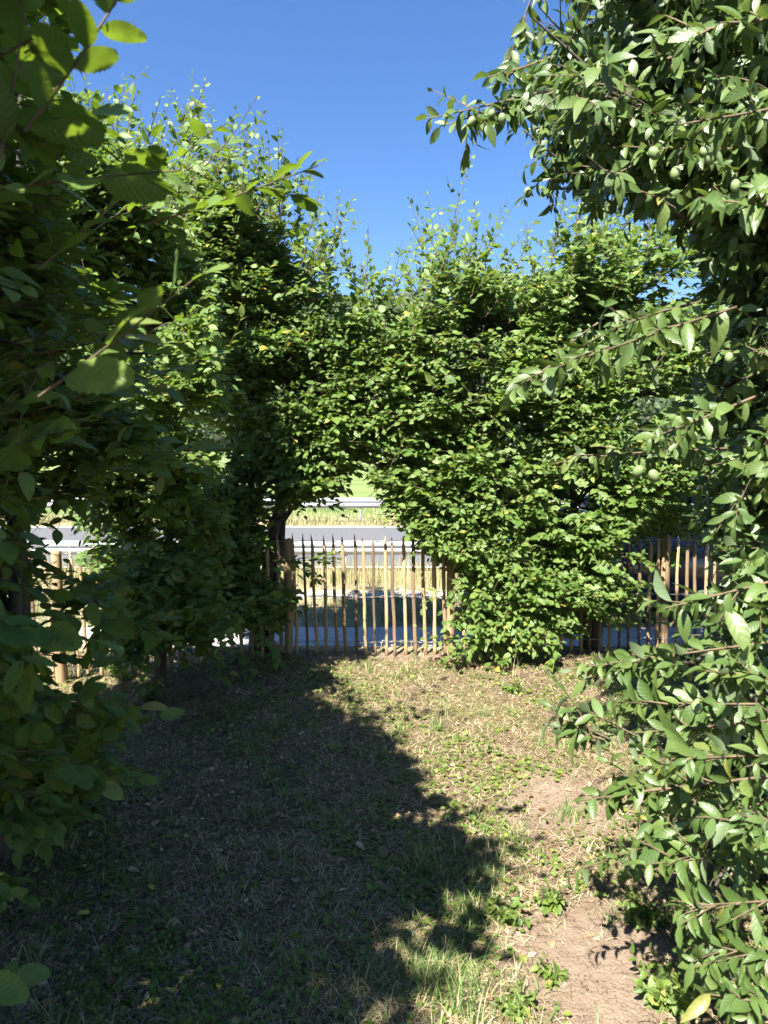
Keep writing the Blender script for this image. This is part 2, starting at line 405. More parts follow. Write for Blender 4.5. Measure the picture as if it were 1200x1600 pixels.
def put_twigs(tm, lm, S, D, L, nl, size, kind='low', mode='flat', bend=-.12, width=.58, rad=.0022, up=(0, 0, 1), face=(-.25, -.5, .5), nj=.4, taper=.35, inside=None, droop=.18, steps=4, fold=.22, tint=0.):
    """twigs (tubes of 3 sides) with leaves; all arrays of N"""
    S = np.asarray(S, float); D = nrm(np.asarray(D, float)); n = len(S)
    if n == 0: return
    L = np.broadcast_to(L, (n,)).astype(float); bend = np.broadcast_to(bend, (n,)) * (1 + rng.normal(0, .5, n))
    side0 = nrm(np.cross(D, np.array(up)) + rng.normal(0, .25, (n, 3)))
    curve_side = rng.normal(0, .10, n)
    def P(t):
        return S + L[:, None] * (D * t[:, None] + np.array([0, 0, 1.]) * (bend * t ** 2)[:, None] + side0 * (curve_side * t ** 2)[:, None])
    def Tn(t):
        return nrm(D + np.array([0, 0, 1.]) * (2 * bend * t)[:, None] + side0 * (2 * curve_side * t)[:, None])
    if inside is not None:
        ok = inside(P(np.full(n, .0))) & inside(P(np.full(n, .9)))
    else: ok = np.ones(n, bool)
    # tubes
    ts = np.linspace(0, 1, steps); k = 3
    rings = []
    for t in ts:
        p = P(np.full(n, t)); tt = Tn(np.full(n, t)); a = nrm(np.cross(tt, side0)); r = rad * (1 - .6 * t)
        rings += [p + (side0 * math.cos(q) + a * math.sin(q)) * r for q in (0, 2.094, 4.189)]
    V = np.stack(rings, 1)
    fs = [(i * 3 + j, i * 3 + (j + 1) % 3, (i + 1) * 3 + (j + 1) % 3, (i + 1) * 3 + j) for i in range(steps - 1) for j in range(3)]
    tm.add_batch(V[ok], fs, np.zeros((3 * steps, 2)), rng.random(ok.sum()))
    # leaves
    NL = nl if np.isscalar(nl) else int(max(nl))
    face = np.array(face, float)
    for i in range(NL):
        f0 = (i + .35) / NL if mode == 'flat' else (i + .8) / NL
        t = np.clip(f0 + rng.normal(0, .25 / NL, n), .03, 1.0)
        p = P(t); T = Tn(t); side = nrm(np.cross(T, np.array(up)) + 1e-4 + side0 * .3)
        if mode == 'flat':
            sg = 1 if i % 2 else -1
            tip = (i == NL - 1)
            d = T * (1.0 if tip else .62) + side * sg * (.1 if tip else .78) + rng.normal(0, .22, (n, 3))
            nn = np.array([0, 0, .55]) + face + rng.normal(0, nj, (n, 3))
        else:
            ang = i * 2.4 + rng.normal(0, .4, n); b2 = np.cross(T, side)
            rad_d = side * np.cos(ang)[:, None] + b2 * np.sin(ang)[:, None]
            d = T * (.35 + .5 * t[:, None]) + rad_d * .8 + np.array([0, 0, -.28]) + rng.normal(0, .18, (n, 3))
            nn = T * .6 + np.array([0, 0, .5]) + face * .6 + rng.normal(0, nj, (n, 3))
        sz = size * (1 - taper * t ** 2) * np.exp(rng.normal(-.02, .24, n))
        keep = ok & (rng.random(n) > .04)
        if inside is not None: keep &= inside(p)
        rn = np.clip(rng.beta(2, 2.3, n) + tint, 0, 1); rn = np.where(rng.random(n) < .012, 1.0, rn * .93)
        put_leaves(lm, kind, p[keep], d[keep], nn[keep], sz[keep], width=width, droop=droop, fold=fold, rnd=rn[keep])

def in_poly(poly, a, b):
    ins = np.zeros(len(a), bool); n = len(poly)
    for i in range(n):
        x1, y1 = poly[i]; x2, y2 = poly[(i + 1) % n]
        c = ((y1 > b) != (y2 > b)) & (a < (x2 - x1) * (b - y1) / (y2 - y1 + 1e-12) + x1)
        ins ^= c
    return ins

def bez(a, b, sag=.0, up=.25, n=7, wig=.02):
    a = np.array(a, float); b = np.array(b, float); t = np.linspace(0, 1, n)[:, None]
    d = np.linalg.norm(b - a)
    m1 = a + (b - a) * .35 + np.array([0, 0, up * d]); m2 = a + (b - a) * .7 + np.array([0, 0, up * d * .7 - sag * d])
    p = (1 - t) ** 3 * a + 3 * (1 - t) ** 2 * t * m1 + 3 * (1 - t) * t ** 2 * m2 + t ** 3 * b
    p[1:-1] += rng.normal(0, wig * d, (n - 2, 3)); return p

def sample_env(poly, D0, y0, y1, n, flip=1.0):
    """random points of a crown: outline in the x-z plane at depth D0, thickness y0..y1"""
    poly = np.array(poly); lo = poly.min(0); hi = poly.max(0); out = []
    while sum(len(o) for o in out) < n:
        q = rng.uniform(lo, hi, (n * 3, 2)); k = in_poly(poly, q[:, 0], q[:, 1]); out.append(q[k])
    q = np.concatenate(out)[:n]; y = rng.uniform(y0, y1, n)
    return np.column_stack([q[:, 0], y, q[:, 1]])

def px_poly(pp, D):
    return [(W(a, b, D)[0], W(a, b, D)[2]) for a, b in pp]

def grow_tree(name, label, cat, base, poly, y0, y1, ntarget, ntw, leaf, kind, mat, trunk_top, trunk_r, cone=False, group=None, nl=7, mode='flat', width=.58, twl=.26, stems=1, up=.25,
              extra=None, sub=5, droop=.18, Dref=None, nj=.38, face=(-.3, -.85, .35), trad=.0022, void=None, taper=.35, tint=0., focus=(), carve=-1.75):
    base = np.array(base, float)
    root = thing(name, label, cat, base, 0, group)
    def inside(P):
        if Dref:      # the outline narrows towards the crown's near side in keeping with its depth
            k = Dref / np.maximum(P[:, 1], .3)
            xx = P[:, 0] * k; zz = CAM[2] + (P[:, 2] - CAM[2]) * k
        else: xx, zz = P[:, 0], P[:, 2]
        xx = xx + .07 * wob(P[:, 2], P[:, 1], 5, base[0]); zz = zz + .13 * wob(P[:, 0], P[:, 1], 4.5, base[1])
        g3 = np.sin(4.6 * P[:, 0] + 1.3 * P[:, 1] + .5) + np.sin(5.6 * P[:, 2] - 2.2 * P[:, 0] + 3 * P[:, 1] + 1) + np.sin(4.7 * P[:, 1] + 3.3 * P[:, 2] + 2)
        r = (g3 > carve) & in_poly(poly, xx, zz) & (P[:, 1] > y0 - .05) & (P[:, 1] < y1 + .05) & (P[:, 2] > .02)
        if void is not None: r &= ~void(P)
        return r
    br = MB(); tk = MB(); tm = MB(); lm = MB()
    trunks = []
    for s in range(stems):
        off = np.array([rng.normal(0, .05), rng.normal(0, .05), 0]) if s else np.zeros(3)
        spr = .3 if base[1] > 4 else .1
        top = np.array(trunk_top, float) + (np.array([rng.normal(0, spr), rng.normal(0, .12), rng.normal(-.3, .2)]) if s else 0)
        n = 12; t = np.linspace(0, 1, n)
        p = base[None] + off + (top - base - off)[None] * t[:, None]; wv = rng.normal(0, .025, (n, 3)); wv[0] = 0; p += np.cumsum(wv, 0) * .6
        p[0, 2] -= .06
        r = trunk_r * (.72 if s else 1) * (1 - .78 * t) ; r[0] *= 1.45; r[1] *= 1.1
        tk.tube(p, r, 9, jit=.06); trunks.append((p, r))
    tg = sample_env(poly, None, y0, y1, ntarget)
    if Dref:
        k = tg[:, 1] / Dref; tg[:, 0] *= k; tg[:, 2] = CAM[2] + (tg[:, 2] - CAM[2]) * k
    for fp, fd, f0, f1, fn in focus:
        tg = np.concatenate([tg, sample_env(px_poly(fp, fd), None, f0, f1, fn)])
    tg = tg[tg[:, 2] > .05]
    S = []; Dd = []
    zsp = .3 if mode == 'flat' else .6
    for q in tg:
        p, r = trunks[rng.integers(len(trunks))]
        hz = q[2] - abs(np.hypot(q[0] - base[0], q[1] - base[1])) * rng.uniform(.25, .75)
        i = int(np.clip(np.searchsorted(p[:, 2], hz), 2, len(p) - 2))
        a = p[i]; L = np.linalg.norm(q - a)
        if L < .08: continue
        c = bez(a, q, .08, up * min(1, L), 8, .022)
        if not inside(c[5:]).all(): continue
        r0 = min(r[i] * .75, .004 + L * .011)
        br.tube(c, np.linspace(r0, .0025, 8), 5, cap=False)
        # side branches
        for s in range(sub):
            t = rng.uniform(.25, 1); j = min(6, int(t * 7)); f = t * 7 - j
            st = c[j] * (1 - f) + c[min(7, j + 1)] * f; tan = c[min(7, j + 1)] - c[j]
            d = nrm(nrm(tan) * .8 + rng.normal(0, .55, 3) + np.array([0, -.12, .05])); l = rng.uniform(.12, .42) * min(1.2, .5 + L * .4) * (twl / .26)
            e = st + d * l; e[2] += rng.normal(0, .03)
            cc = bez(st, e, .0, .08, 4, .03)
            if not inside(cc[1:]).all(): continue
            br.tube(cc, np.linspace(.003, .0015, 4), 3, cap=False)
            for _ in range(ntw):
                tt = rng.random(); jj = min(2, int(tt * 3)); ff = tt * 3 - jj
                S.append(cc[jj] * (1 - ff) + cc[jj + 1] * ff); Dd.append(nrm(nrm(e - st) * .7 * np.array([1, 1, .6]) + rng.normal(0, .6, 3) * np.array([1, 1, zsp]) + np.array([0, -.1, .05])))
        for _ in range(ntw * 2):
            t = rng.uniform(.35, 1); j = min(6, int(t * 7)); f = t * 7 - j
            S.append(c[j] * (1 - f) + c[min(7, j + 1)] * f); Dd.append(nrm(nrm(c[-1] - c[-3]) * .6 + rng.normal(0, .6, 3) * np.array([1, 1, zsp])))
    S = np.array(S); Dd = np.array(Dd)
    put_twigs(tm, lm, S, Dd, twl * rng.uniform(.55, 1.3, len(S)), nl, leaf, kind, mode, -.12, width, trad, inside=inside, droop=droop, nj=nj, face=face, taper=taper, tint=tint)
    if extra:
        for e in extra: e(br, tm, lm)
    tk.build('trunk', M['bark'], root, True, loc=base)
    if br.n: br.build('limbs', M['bark'], root, True, loc=base)
    if tm.n: tm.build('twigs', M['twig'], root, False, loc=base)
    lm.build('crown', mat, root, False, loc=base)
    print(name, 'leaves', sum(len(f) for f in lm.fl) // len(TPL[kind][1]))
    return root

def spray(a, b, leaf, nl, kind='high', sag=0., mode='flat', rad=.003, width=.58, droop=.15, bend=0., forks=0, nj=.3, face=(-.2, -.3, .4), fold=.2, tint=0., fl=.5):
    """one long leafy shoot from a to b; with side shoots"""
    a = np.array(a); b = np.array(b)
    def f(br, tm, lm):
        L = np.linalg.norm(b - a)
        if mode == 'flat' or True:
            n = 1
            put_twigs(tm, lm, np.array([a]), np.array([(b - a) / L - np.array([0, 0, bend])]), L, nl, leaf, kind, mode, bend, width, rad, nj=nj, face=face, taper=.25, droop=droop, steps=7, fold=fold, tint=tint)
        for k in range(forks):
            t = rng.uniform(.15, .85); s = a + (b - a) * t; d = nrm((b - a) / L * .8 + rng.normal(0, .5, 3) * np.array([1, 1, .7]))
            put_twigs(tm, lm, np.array([s]), np.array([d]), L * fl * rng.uniform(.5, 1), max(4, int(nl * fl)), leaf * .9, kind, mode, -.05, width, rad * .7, nj=nj, face=face, droop=droop, fold=fold, tint=tint)
    return f

def shoots(pts, leaf=.066, kind='low', rad=.0045, lean=.12, tint=.04):
    """upright whips on top of a hedge: (base, tip) pairs"""
    def f(br, tm, lm):
        for a, b in pts:
            a = np.array(a); b = np.array(b); L = np.linalg.norm(b - a); n = max(6, int(L / .036))
            put_twigs(tm, lm, np.array([a]), np.array([(b - a) / L]), L, n, leaf, kind, 'flat', .02, .6, rad, up=(rng.normal(0, .5), 1, .2), nj=.5, taper=.42, steps=8, face=(-.2, -.6, .2), tint=tint)
            for k in range(int(L / .13)):
                t = rng.uniform(.05, .7); s = a + (b - a) * t
                d = nrm((b - a) / L * .8 + rng.normal(0, .5, 3)); l = L * rng.uniform(.15, .4) * (1.1 - t)
                put_twigs(tm, lm, np.array([s]), np.array([d]), l, max(4, int(l / .03)), leaf * .9, kind, 'flat', .0, .55, rad * .6, nj=.5, taper=.5, tint=tint)
    return f

def rnd_shoots(lst, D, n, seedlen=(.3, .7), spread=.38):
    out = []
    for _ in range(n):
        i = rng.integers(len(lst) - 1); t = rng.random()
        x = lst[i][0] * (1 - t) + lst[i + 1][0] * t; y = lst[i][1] * (1 - t) + lst[i + 1][1] * t
        d = D + rng.normal(0, .25); a = W(x, y + 70, d); L = rng.uniform(*seedlen)
        out.append((a, a + nrm(np.array([rng.normal(0, spread), rng.normal(0, .15), 1.])) * L))
    return out

# ---- the far hedge by the fence, left of the gap
D = 5.65
poly = px_poly([(300, 985), (285, 700), (240, 420), (225, 250), (290, 240), (370, 280), (430, 335), (485, 400), (535, 450), (590, 445), (645, 480), (675, 560), (675, 640), (645, 690), (595, 720), (552, 745), (530, 780), (485, 792), (440, 812),
                (400, 830), (440, 850), (475, 900), (440, 985), (405, 1000), (360, 990)], D)
ex = [shoots([(W(440, 330, 5.3), W(437, 203, 5.3)), (W(505, 420, 5.5), W(553, 303, 5.4)), (W(480, 400, 5.6), W(566, 356, 5.6)), (W(590, 470, 5.6), W(612, 400, 5.6)), (W(545, 430, 5.6), W(520, 330, 5.5)),
              (W(600, 480, 5.7), W(560, 415, 5.7)), (W(470, 380, 5.5), W(455, 270, 5.4)), (W(610, 480, 5.6), W(575, 425, 5.6))]),
      shoots(rnd_shoots([(220, 220), (320, 215), (430, 290), (500, 380), (600, 460)], 5.5, 60, (.35, .8))),
      spray(W(400, 880, 5.35), W(528, 872, 5.2), .065, 12, 'mid', forks=9, rad=.004), spray(W(420, 860, 5.35), W(505, 905, 5.2), .06, 10, 'mid', forks=5, rad=.004),
      spray(W(470, 780, 5.6), W(560, 800, 5.5), .055, 10, 'mid', forks=2), spray(W(470, 700, 5.5), W(545, 775, 5.4), .055, 10, 'mid', forks=4),
      spray(W(410, 900, 5.3), W(470, 960, 5.25), .06, 9, 'mid', forks=4), spray(W(380, 960, 5.2), W(440, 1040, 4.9), .065, 9, 'mid', forks=4), spray(W(350, 1000, 5.1), W(400, 1075, 4.8), .065, 9, 'mid', forks=4)]
grow_tree('hornbeam_tree', 'dark multi-stemmed hornbeam by the fence with thick trunk left of the gap', 'tree', (-1.02, 5.62, 0), poly, 5.15, 6.35, 110, 8, .066, 'low', M['hornbeam'],
          (-.78, 5.75, 2.7), .062, stems=3, nl=7, extra=ex, sub=5, Dref=D, focus=[([(520, 440), (660, 490), (670, 660), (560, 720), (500, 700)], 5.65, 5.3, 6.1, 26), ([(300, 780), (440, 800), (460, 980), (330, 1000)], 5.5, 5.2, 5.6, 34), ([(235, 230), (290, 190), (380, 230), (440, 290), (520, 420), (280, 420)], 5.65, 5.3, 6.0, 34), ([(430, 640), (560, 650), (535, 780), (450, 795)], 5.5, 5.2, 5.8, 24)], group='hornbeam hedge trees')

# ---- right of the gap
D = 5.7
topR = [(605, 510), (640, 470), (660, 420), (690, 400), (730, 400), (765, 430), (800, 435), (860, 420), (900, 390)]
poly = px_poly(topR + [(905, 500), (915, 980), (880, 1022), (745, 1030), (700, 985), (730, 950), (745, 925), (690, 875), (650, 850), (620, 812), (590, 775), (572, 745), (565, 700), (560, 650), (550, 590), (560, 520)], D)
ex = [spray(W(740, 860, 5.2), W(690, 960, 5.1), .064, 10, 'mid', forks=6), spray(W(760, 900, 5.2), W(715, 1030, 5.1), .066, 10, 'mid', forks=7), shoots([(W(712, 400, 5.6), W(701, 250, 5.6)), (W(725, 420, 5.6), W(762, 318, 5.5)), (W(700, 430, 5.6), W(648, 328, 5.6)), (W(690, 450, 5.6), W(640, 350, 5.5)), (W(660, 470, 5.7), W(618, 395, 5.6)),
              (W(745, 430, 5.6), W(790, 310, 5.5)), (W(800, 440, 5.6), W(835, 350, 5.6)), (W(640, 500, 5.6), W(606, 440, 5.6)), (W(860, 420, 5.6), W(880, 320, 5.6))]),
      shoots(rnd_shoots(topR[1:], 5.6, 50, (.35, .8))),
      spray(W(720, 800, 5.4), W(600, 815, 5.3), .06, 12, 'mid', forks=5, rad=.004), spray(W(760, 850, 5.4), W(645, 865, 5.3), .06, 12, 'mid', forks=4),
      spray(W(770, 920, 5.3), W(655, 925, 5.1), .062, 12, 'mid', forks=3), spray(W(790, 1000, 5.3), W(655, 1000, 5.05), .065, 12, 'mid', forks=5, tint=.2),
      spray(W(790, 960, 5.3), W(712, 1040, 5.05), .07, 9, 'mid', forks=6, tint=.2), spray(W(830, 980, 5.3), W(780, 1045, 5.05), .07, 9, 'mid', forks=6),
      spray(W(870, 980, 5.3), W(860, 1040, 5.05), .07, 9, 'mid', forks=6), spray(W(700, 700, 5.4), W(590, 690, 5.3), .06, 12, 'mid', forks=5)]
grow_tree('hornbeam_tree', 'bright green hornbeam directly right of the gap with one tall shoot on top', 'tree', (.93, 5.72, 0), poly, 5.1, 6.35, 140, 8, .066, 'low', M['hornbeam'],
          (.85, 5.8, 2.8), .05, stems=2, nl=7, extra=ex, sub=5, Dref=D, focus=[([(575, 520), (680, 480), (690, 700), (600, 740), (570, 640)], 5.7, 5.3, 6.1, 30), ([(640, 820), (700, 860), (880, 870), (880, 1020), (745, 1030), (700, 960)], 5.5, 5.1, 5.6, 40), ([(575, 740), (700, 760), (780, 900), (700, 880), (620, 810)], 5.5, 5.1, 5.6, 26)], carve=-2.2, group='hornbeam hedge trees', tint=.06)
topR = [(880, 370), (905, 350), (960, 325), (1040, 330), (1150, 330)]
poly = px_poly(topR + [(1150, 860), (1080, 850), (1060, 900), (1025, 960), (980, 985), (900, 960), (850, 900), (840, 600), (860, 420)], D)
ex = [shoots(rnd_shoots(topR, 5.7, 30, (.35, .8))), shoots([(W(950, 400, 5.6), W(935, 300, 5.6)), (W(1010, 400, 5.6), W(1025, 270, 5.6)), (W(900, 420, 5.5), W(870, 350, 5.5))]),
      spray(W(930, 930, 5.3), W(1020, 915, 5.1), .065, 10, 'mid', forks=6, tint=.15), spray(W(960, 860, 5.3), W(1020, 880, 5.1), .065, 10, 'mid', forks=6)]
grow_tree('hornbeam_tree', 'hornbeam with two close trunks by the fence behind the plum branches', 'tree', (1.72, 5.72, 0), poly, 5.15, 6.3, 90, 8, .066, 'low', M['hornbeam'],
          (1.75, 5.8, 2.8), .055, stems=2, nl=7, extra=ex, sub=5, Dref=D, focus=[([(850, 560), (960, 560), (1060, 840), (1020, 950), (880, 940)], 5.5, 5.2, 5.6, 34)], group='hornbeam hedge trees', tint=.03)
poly = px_poly([(1120, 340), (1200, 330), (1420, 350), (1460, 860), (1320, 880), (1200, 860), (1130, 850)], D)
grow_tree('hornbeam_tree', 'hornbeam at the right edge of the photo, mostly hidden behind the plum tree', 'tree', (3.05, 5.75, 0), poly, 5.2, 6.2, 55, 7, .07, 'low', M['hornbeam'],
          (3.05, 5.8, 2.8), .05, stems=2, nl=7, sub=5, Dref=D, group='hornbeam hedge trees')

# ---- left hedge, coming towards the camera
D = 4.6
poly = px_poly([(150, 1000), (100, 760), (60, 480), (-120, 300), (-150, -20), (60, 80), (120, 170), (190, 220), (230, 300), (300, 340), (335, 400), (350, 500), (355, 640), (350, 760), (370, 860), (370, 930), (370, 1000), (330, 1040), (250, 1010), (215, 1060), (170, 1050)], D)
ex = [shoots([(W(285, 220, 4.3), W(322, 140, 4.2)), (W(320, 260, 4.3), W(412, 170, 4.2)), (W(340, 270, 4.4), W(392, 200, 4.3)), (W(230, 220, 4.4), W(250, 150, 4.3)), (W(400, 330, 4.6), W(440, 260, 4.5)),
              (W(270, 230, 4.2), W(300, 165, 4.2)), (W(180, 230, 4.4), W(190, 140, 4.3))], .055),
      shoots(rnd_shoots([(0, 60), (120, 160), (200, 220), (300, 350)], 4.5, 30, (.3, .6))),
      spray(W(330, 960, 4.4), W(430, 930, 4.3), .07, 11, 'mid', forks=5), spray(W(250, 820, 4.2), W(350, 780, 4.1), .07, 11, 'mid', forks=5),
      spray(W(300, 980, 4.5), W(350, 1060, 4.3), .07, 9, 'mid', forks=5), spray(W(230, 900, 4.4), W(200, 1080, 4.3), .07, 9, 'mid', forks=6, tint=.2), spray(W(260, 680, 4.1), W(370, 530, 3.9), .06, 12, 'mid', forks=2, tint=.3)]
grow_tree('hornbeam_tree', 'slender hornbeam with thin straight trunk in the middle of the left hedge', 'tree', (-1.56, 4.75, 0), poly, 3.75, 5.1, 170, 8, .066, 'low', M['hornbeam'],
          (-1.35, 4.6, 3.2), .032, stems=2, nl=7, extra=ex, sub=5, Dref=D, group='hornbeam hedge trees')
D = 2.7
poly = px_poly([(-420, 1000), (-480, 420), (-300, 330), (60, 340), (160, 400), (220, 450), (245, 500), (265, 600), (255, 720), (220, 770), (170, 760), (120, 800), (60, 790), (60, 860), (150, 870), (240, 920), (250, 980), (150, 990),
                (60, 900), (10, 960), (80, 1080), (200, 1120), (200, 1180), (130, 1290), (40, 1330), (-200, 1300)], D)
ex = [spray(W(-80, 1000, 1.9), W(170, 1040, 2.0), .068, 12, 'mid', forks=7), spray(W(-80, 1130, 1.9), W(190, 1150, 2.0), .068, 12, 'mid', forks=7), spray(W(-80, 1240, 1.9), W(150, 1280, 2.0), .068, 12, 'mid', forks=7), spray(W(60, 420, 2.2), W(395, 180, 2.6), .07, 16, 'mid', forks=2), spray(W(60, 640, 1.9), W(345, 560, 2.0), .075, 13, 'mid', forks=5, tint=.1),
      spray(W(100, 760, 2.0), W(300, 700, 2.0), .075, 12, 'mid', forks=4), spray(W(60, 960, 1.9), W(250, 985, 2.0), .08, 12, 'mid', forks=4), spray(W(0, 1080, 1.8), W(230, 1110, 2.0), .08, 11, 'mid', forks=5),
      spray(W(0, 1180, 1.8), W(200, 1210, 1.9), .08, 11, 'mid', forks=5)]
grow_tree('hornbeam_tree', 'dark shaded hornbeam with drooping leafy branches low on the left of the lawn', 'tree', (-1.5, 2.7, 0), poly, 2.0, 3.5, 150, 7, .068, 'mid', M['hornbeam'],
          (-1.35, 2.7, 3.0), .045, stems=2, nl=7, extra=ex, sub=5, Dref=D, group='hornbeam hedge trees', face=(0, -.2, .5), carve=-2.0)
D = 1.6
poly = px_poly([(-900, 1300), (-900, -500), (-260, -420), (-110, -250), (60, -70), (80, 90), (110, 210), (130, 330), (150, 480), (110, 600), (90, 690), (90, 770), (40, 840), (0, 900), (60, 990), (70, 1130), (30, 1240), (-60, 1330)], D)
hi = dict(kind='high', nj=.35)
cover = []
for _ in range(9):      # out-of-view overhanging shoots, added to shade the near branches below
    z_ = rng.uniform(2.42, 3.3); y_ = rng.uniform(.0, .95) - .3 * (z_ - 2.4); xe = .24 - .353 * z_ - rng.uniform(0, .3)
    cover.append(spray((-1.35, y_ - .15, z_ - .1), (xe, y_ + .1, z_), .085, 10, 'mid', forks=7))
for x_, y_, z_ in ((-.50, .60, 2.5), (-.53, .78, 2.52), (-.55, .45, 2.6), (-.62, .62, 2.75), (-.56, .9, 2.6), (-.7, .4, 2.95), (-.66, .78, 2.8), (-.6, .3, 2.55), (-.75, .6, 3.1), (-.55, .66, 2.66), (-.5, .72, 2.6), (-.58, .54, 2.78), (-.62, .74, 2.72), (-.47, .8, 2.5), (-.66, .5, 2.9), (-.56, .6, 2.85)):  # more added shoots, set sunward of the near leaves to darken them
    cover.append(spray((x_ - .75, y_ - .12, z_ - .08), (x_, y_, z_),   .09, 12, 'mid', forks=6))
ex = cover + [spray(W(40, 205, .95), W(212, -10, .88), .076, 9, 'high', rad=.0032, face=(.1, .5, .5), droop=.1),
      spray(W(0, 250, 1.0), W(60, -40, .95), .075, 9, 'high', rad=.003, forks=1, face=(.1, .4, .5)),
      spray(W(-60, 305, 1.0), W(285, 262, 1.0), .078, 10, 'high', rad=.003, tint=.3, bend=-.03),
      spray(W(60, 620, .95), W(320, 440, 1.0), .075, 8, 'high', rad=.0028, tint=.3, bend=-.02),
      spray(W(230, 350, 1.4), W(500, 275, 1.45), .058, 16, 'high', rad=.0026, forks=1, tint=.1, bend=-.02, fl=.3),
      spray(W(-80, 120, 1.1), W(110, 60, 1.1), .075, 10, 'high', forks=3), spray(W(-80, 200, 1.2), W(150, 180, 1.2), .075, 11, 'high', forks=4), spray(W(-80, 60, 1.3), W(60, -20, 1.3), .075, 10, 'high', forks=4), spray(W(60, 420, 1.3), W(260, 250, 1.4), .07, 10, 'high', forks=2), spray(W(20, 560, 1.5), W(230, 520, 1.5), .065, 11, 'high', forks=3),
      spray(W(-40, 720, 1.2), W(170, 640, 1.2), .075, 9, 'high', forks=2), spray(W(-40, 900, 1.5), W(190, 950, 1.6), .07, 11, 'high', forks=4), spray(W(-60, 970, 1.2), W(150, 1000, 1.25), .08, 9, 'high', forks=3),
      spray(W(-60, 1100, 1.5), W(150, 1090, 1.6), .07, 11, 'high', forks=5), spray(W(-60, 1180, 1.5), W(140, 1200, 1.6), .07, 11, 'high', forks=5), spray(W(-60, 1270, 1.5), W(100, 1300, 1.6), .07, 11, 'high', forks=5),
      spray(W(-60, 1380, 1.4), W(60, 1400, 1.5), .065, 9, 'high', forks=4), spray(W(-60, 1540, .95), W(30, 1530, 1.0), .06, 6, 'high')]
grow_tree('hornbeam_tree', 'nearest hornbeam with big serrated dark leaves at the upper left of the photo', 'tree', (-1.35, 1.5, 0), poly, 1.2, 2.05, 180, 8, .058, 'mid', M['hornbeam'],
          (-1.2, 1.5, 3.2), .045, stems=2, nl=6, extra=ex, sub=4, Dref=D, group='hornbeam hedge trees', face=(0, 0, .5), carve=-2.3)
# the hedge goes on behind the camera and keeps the foreground in the shade
for bx, by, poly, nt_, lb in (
        (-1.45, -.55, [(-2.9, .3), (-2.9, 4.5), (-2.0, 5.0), (-1.6, 4.8), (-1.05, 3.5), (-.65, 2.4), (-.65, .5)], 70, 'tall hornbeam of the left hedge level with the camera'),
        (-1.3, -2.0, [(-3.0, .3), (-3.0, 4.6), (-2.1, 5.3), (-1.6, 5.0), (-1.2, 4.2), (-.45, 3.0), (-.3, .5)], 66, 'tallest hornbeam of the left hedge behind the camera'),
        (-1.7, .35, [(-2.7, .3), (-2.7, 3.3), (-1.6, 3.6), (-.95, 3.3), (-.8, 2.6), (-.82, .5)], 80, 'hornbeam of the left hedge just outside the left picture edge'),
        (-2.9, .75, [(-3.7, .3), (-3.7, 3.3), (-2.9, 4.0), (-2.0, 3.6), (-1.8, .5)], 80, 'outermost hornbeam beyond the left hedge'),
        (-.6, -4.6, [(-1.9, .3), (-1.9, 3.6), (-.6, 4.4), (.7, 3.8), (.7, .4)], 60, 'unseen hornbeam added far behind the camera to block sky light'),  # this and the next two: unseen trees added to cut low sky light
        (1.9, -4.4, [(.7, .3), (.7, 3.6), (1.8, 4.3), (3.0, 3.6), (3.0, .4)], 60, 'unseen hornbeam added behind the camera on the plum tree side to block sky light'),
        (3.9, -1.5, [(2.6, .3), (2.6, 3.4), (3.8, 4.3), (5.0, 3.6), (5.0, .4)], 60, 'unseen hornbeam added right of the camera to block sky light behind the plum tree')):
    grow_tree('hornbeam_tree', lb, 'tree', (bx, by, 0), poly, by - .85, by + .85, nt_, 6, .08, 'low', M['hornbeam'],
              (bx, by, max(q[1] for q in poly) - .5), .05, stems=1, nl=7, sub=5, group='hornbeam hedge trees', carve=-.9)

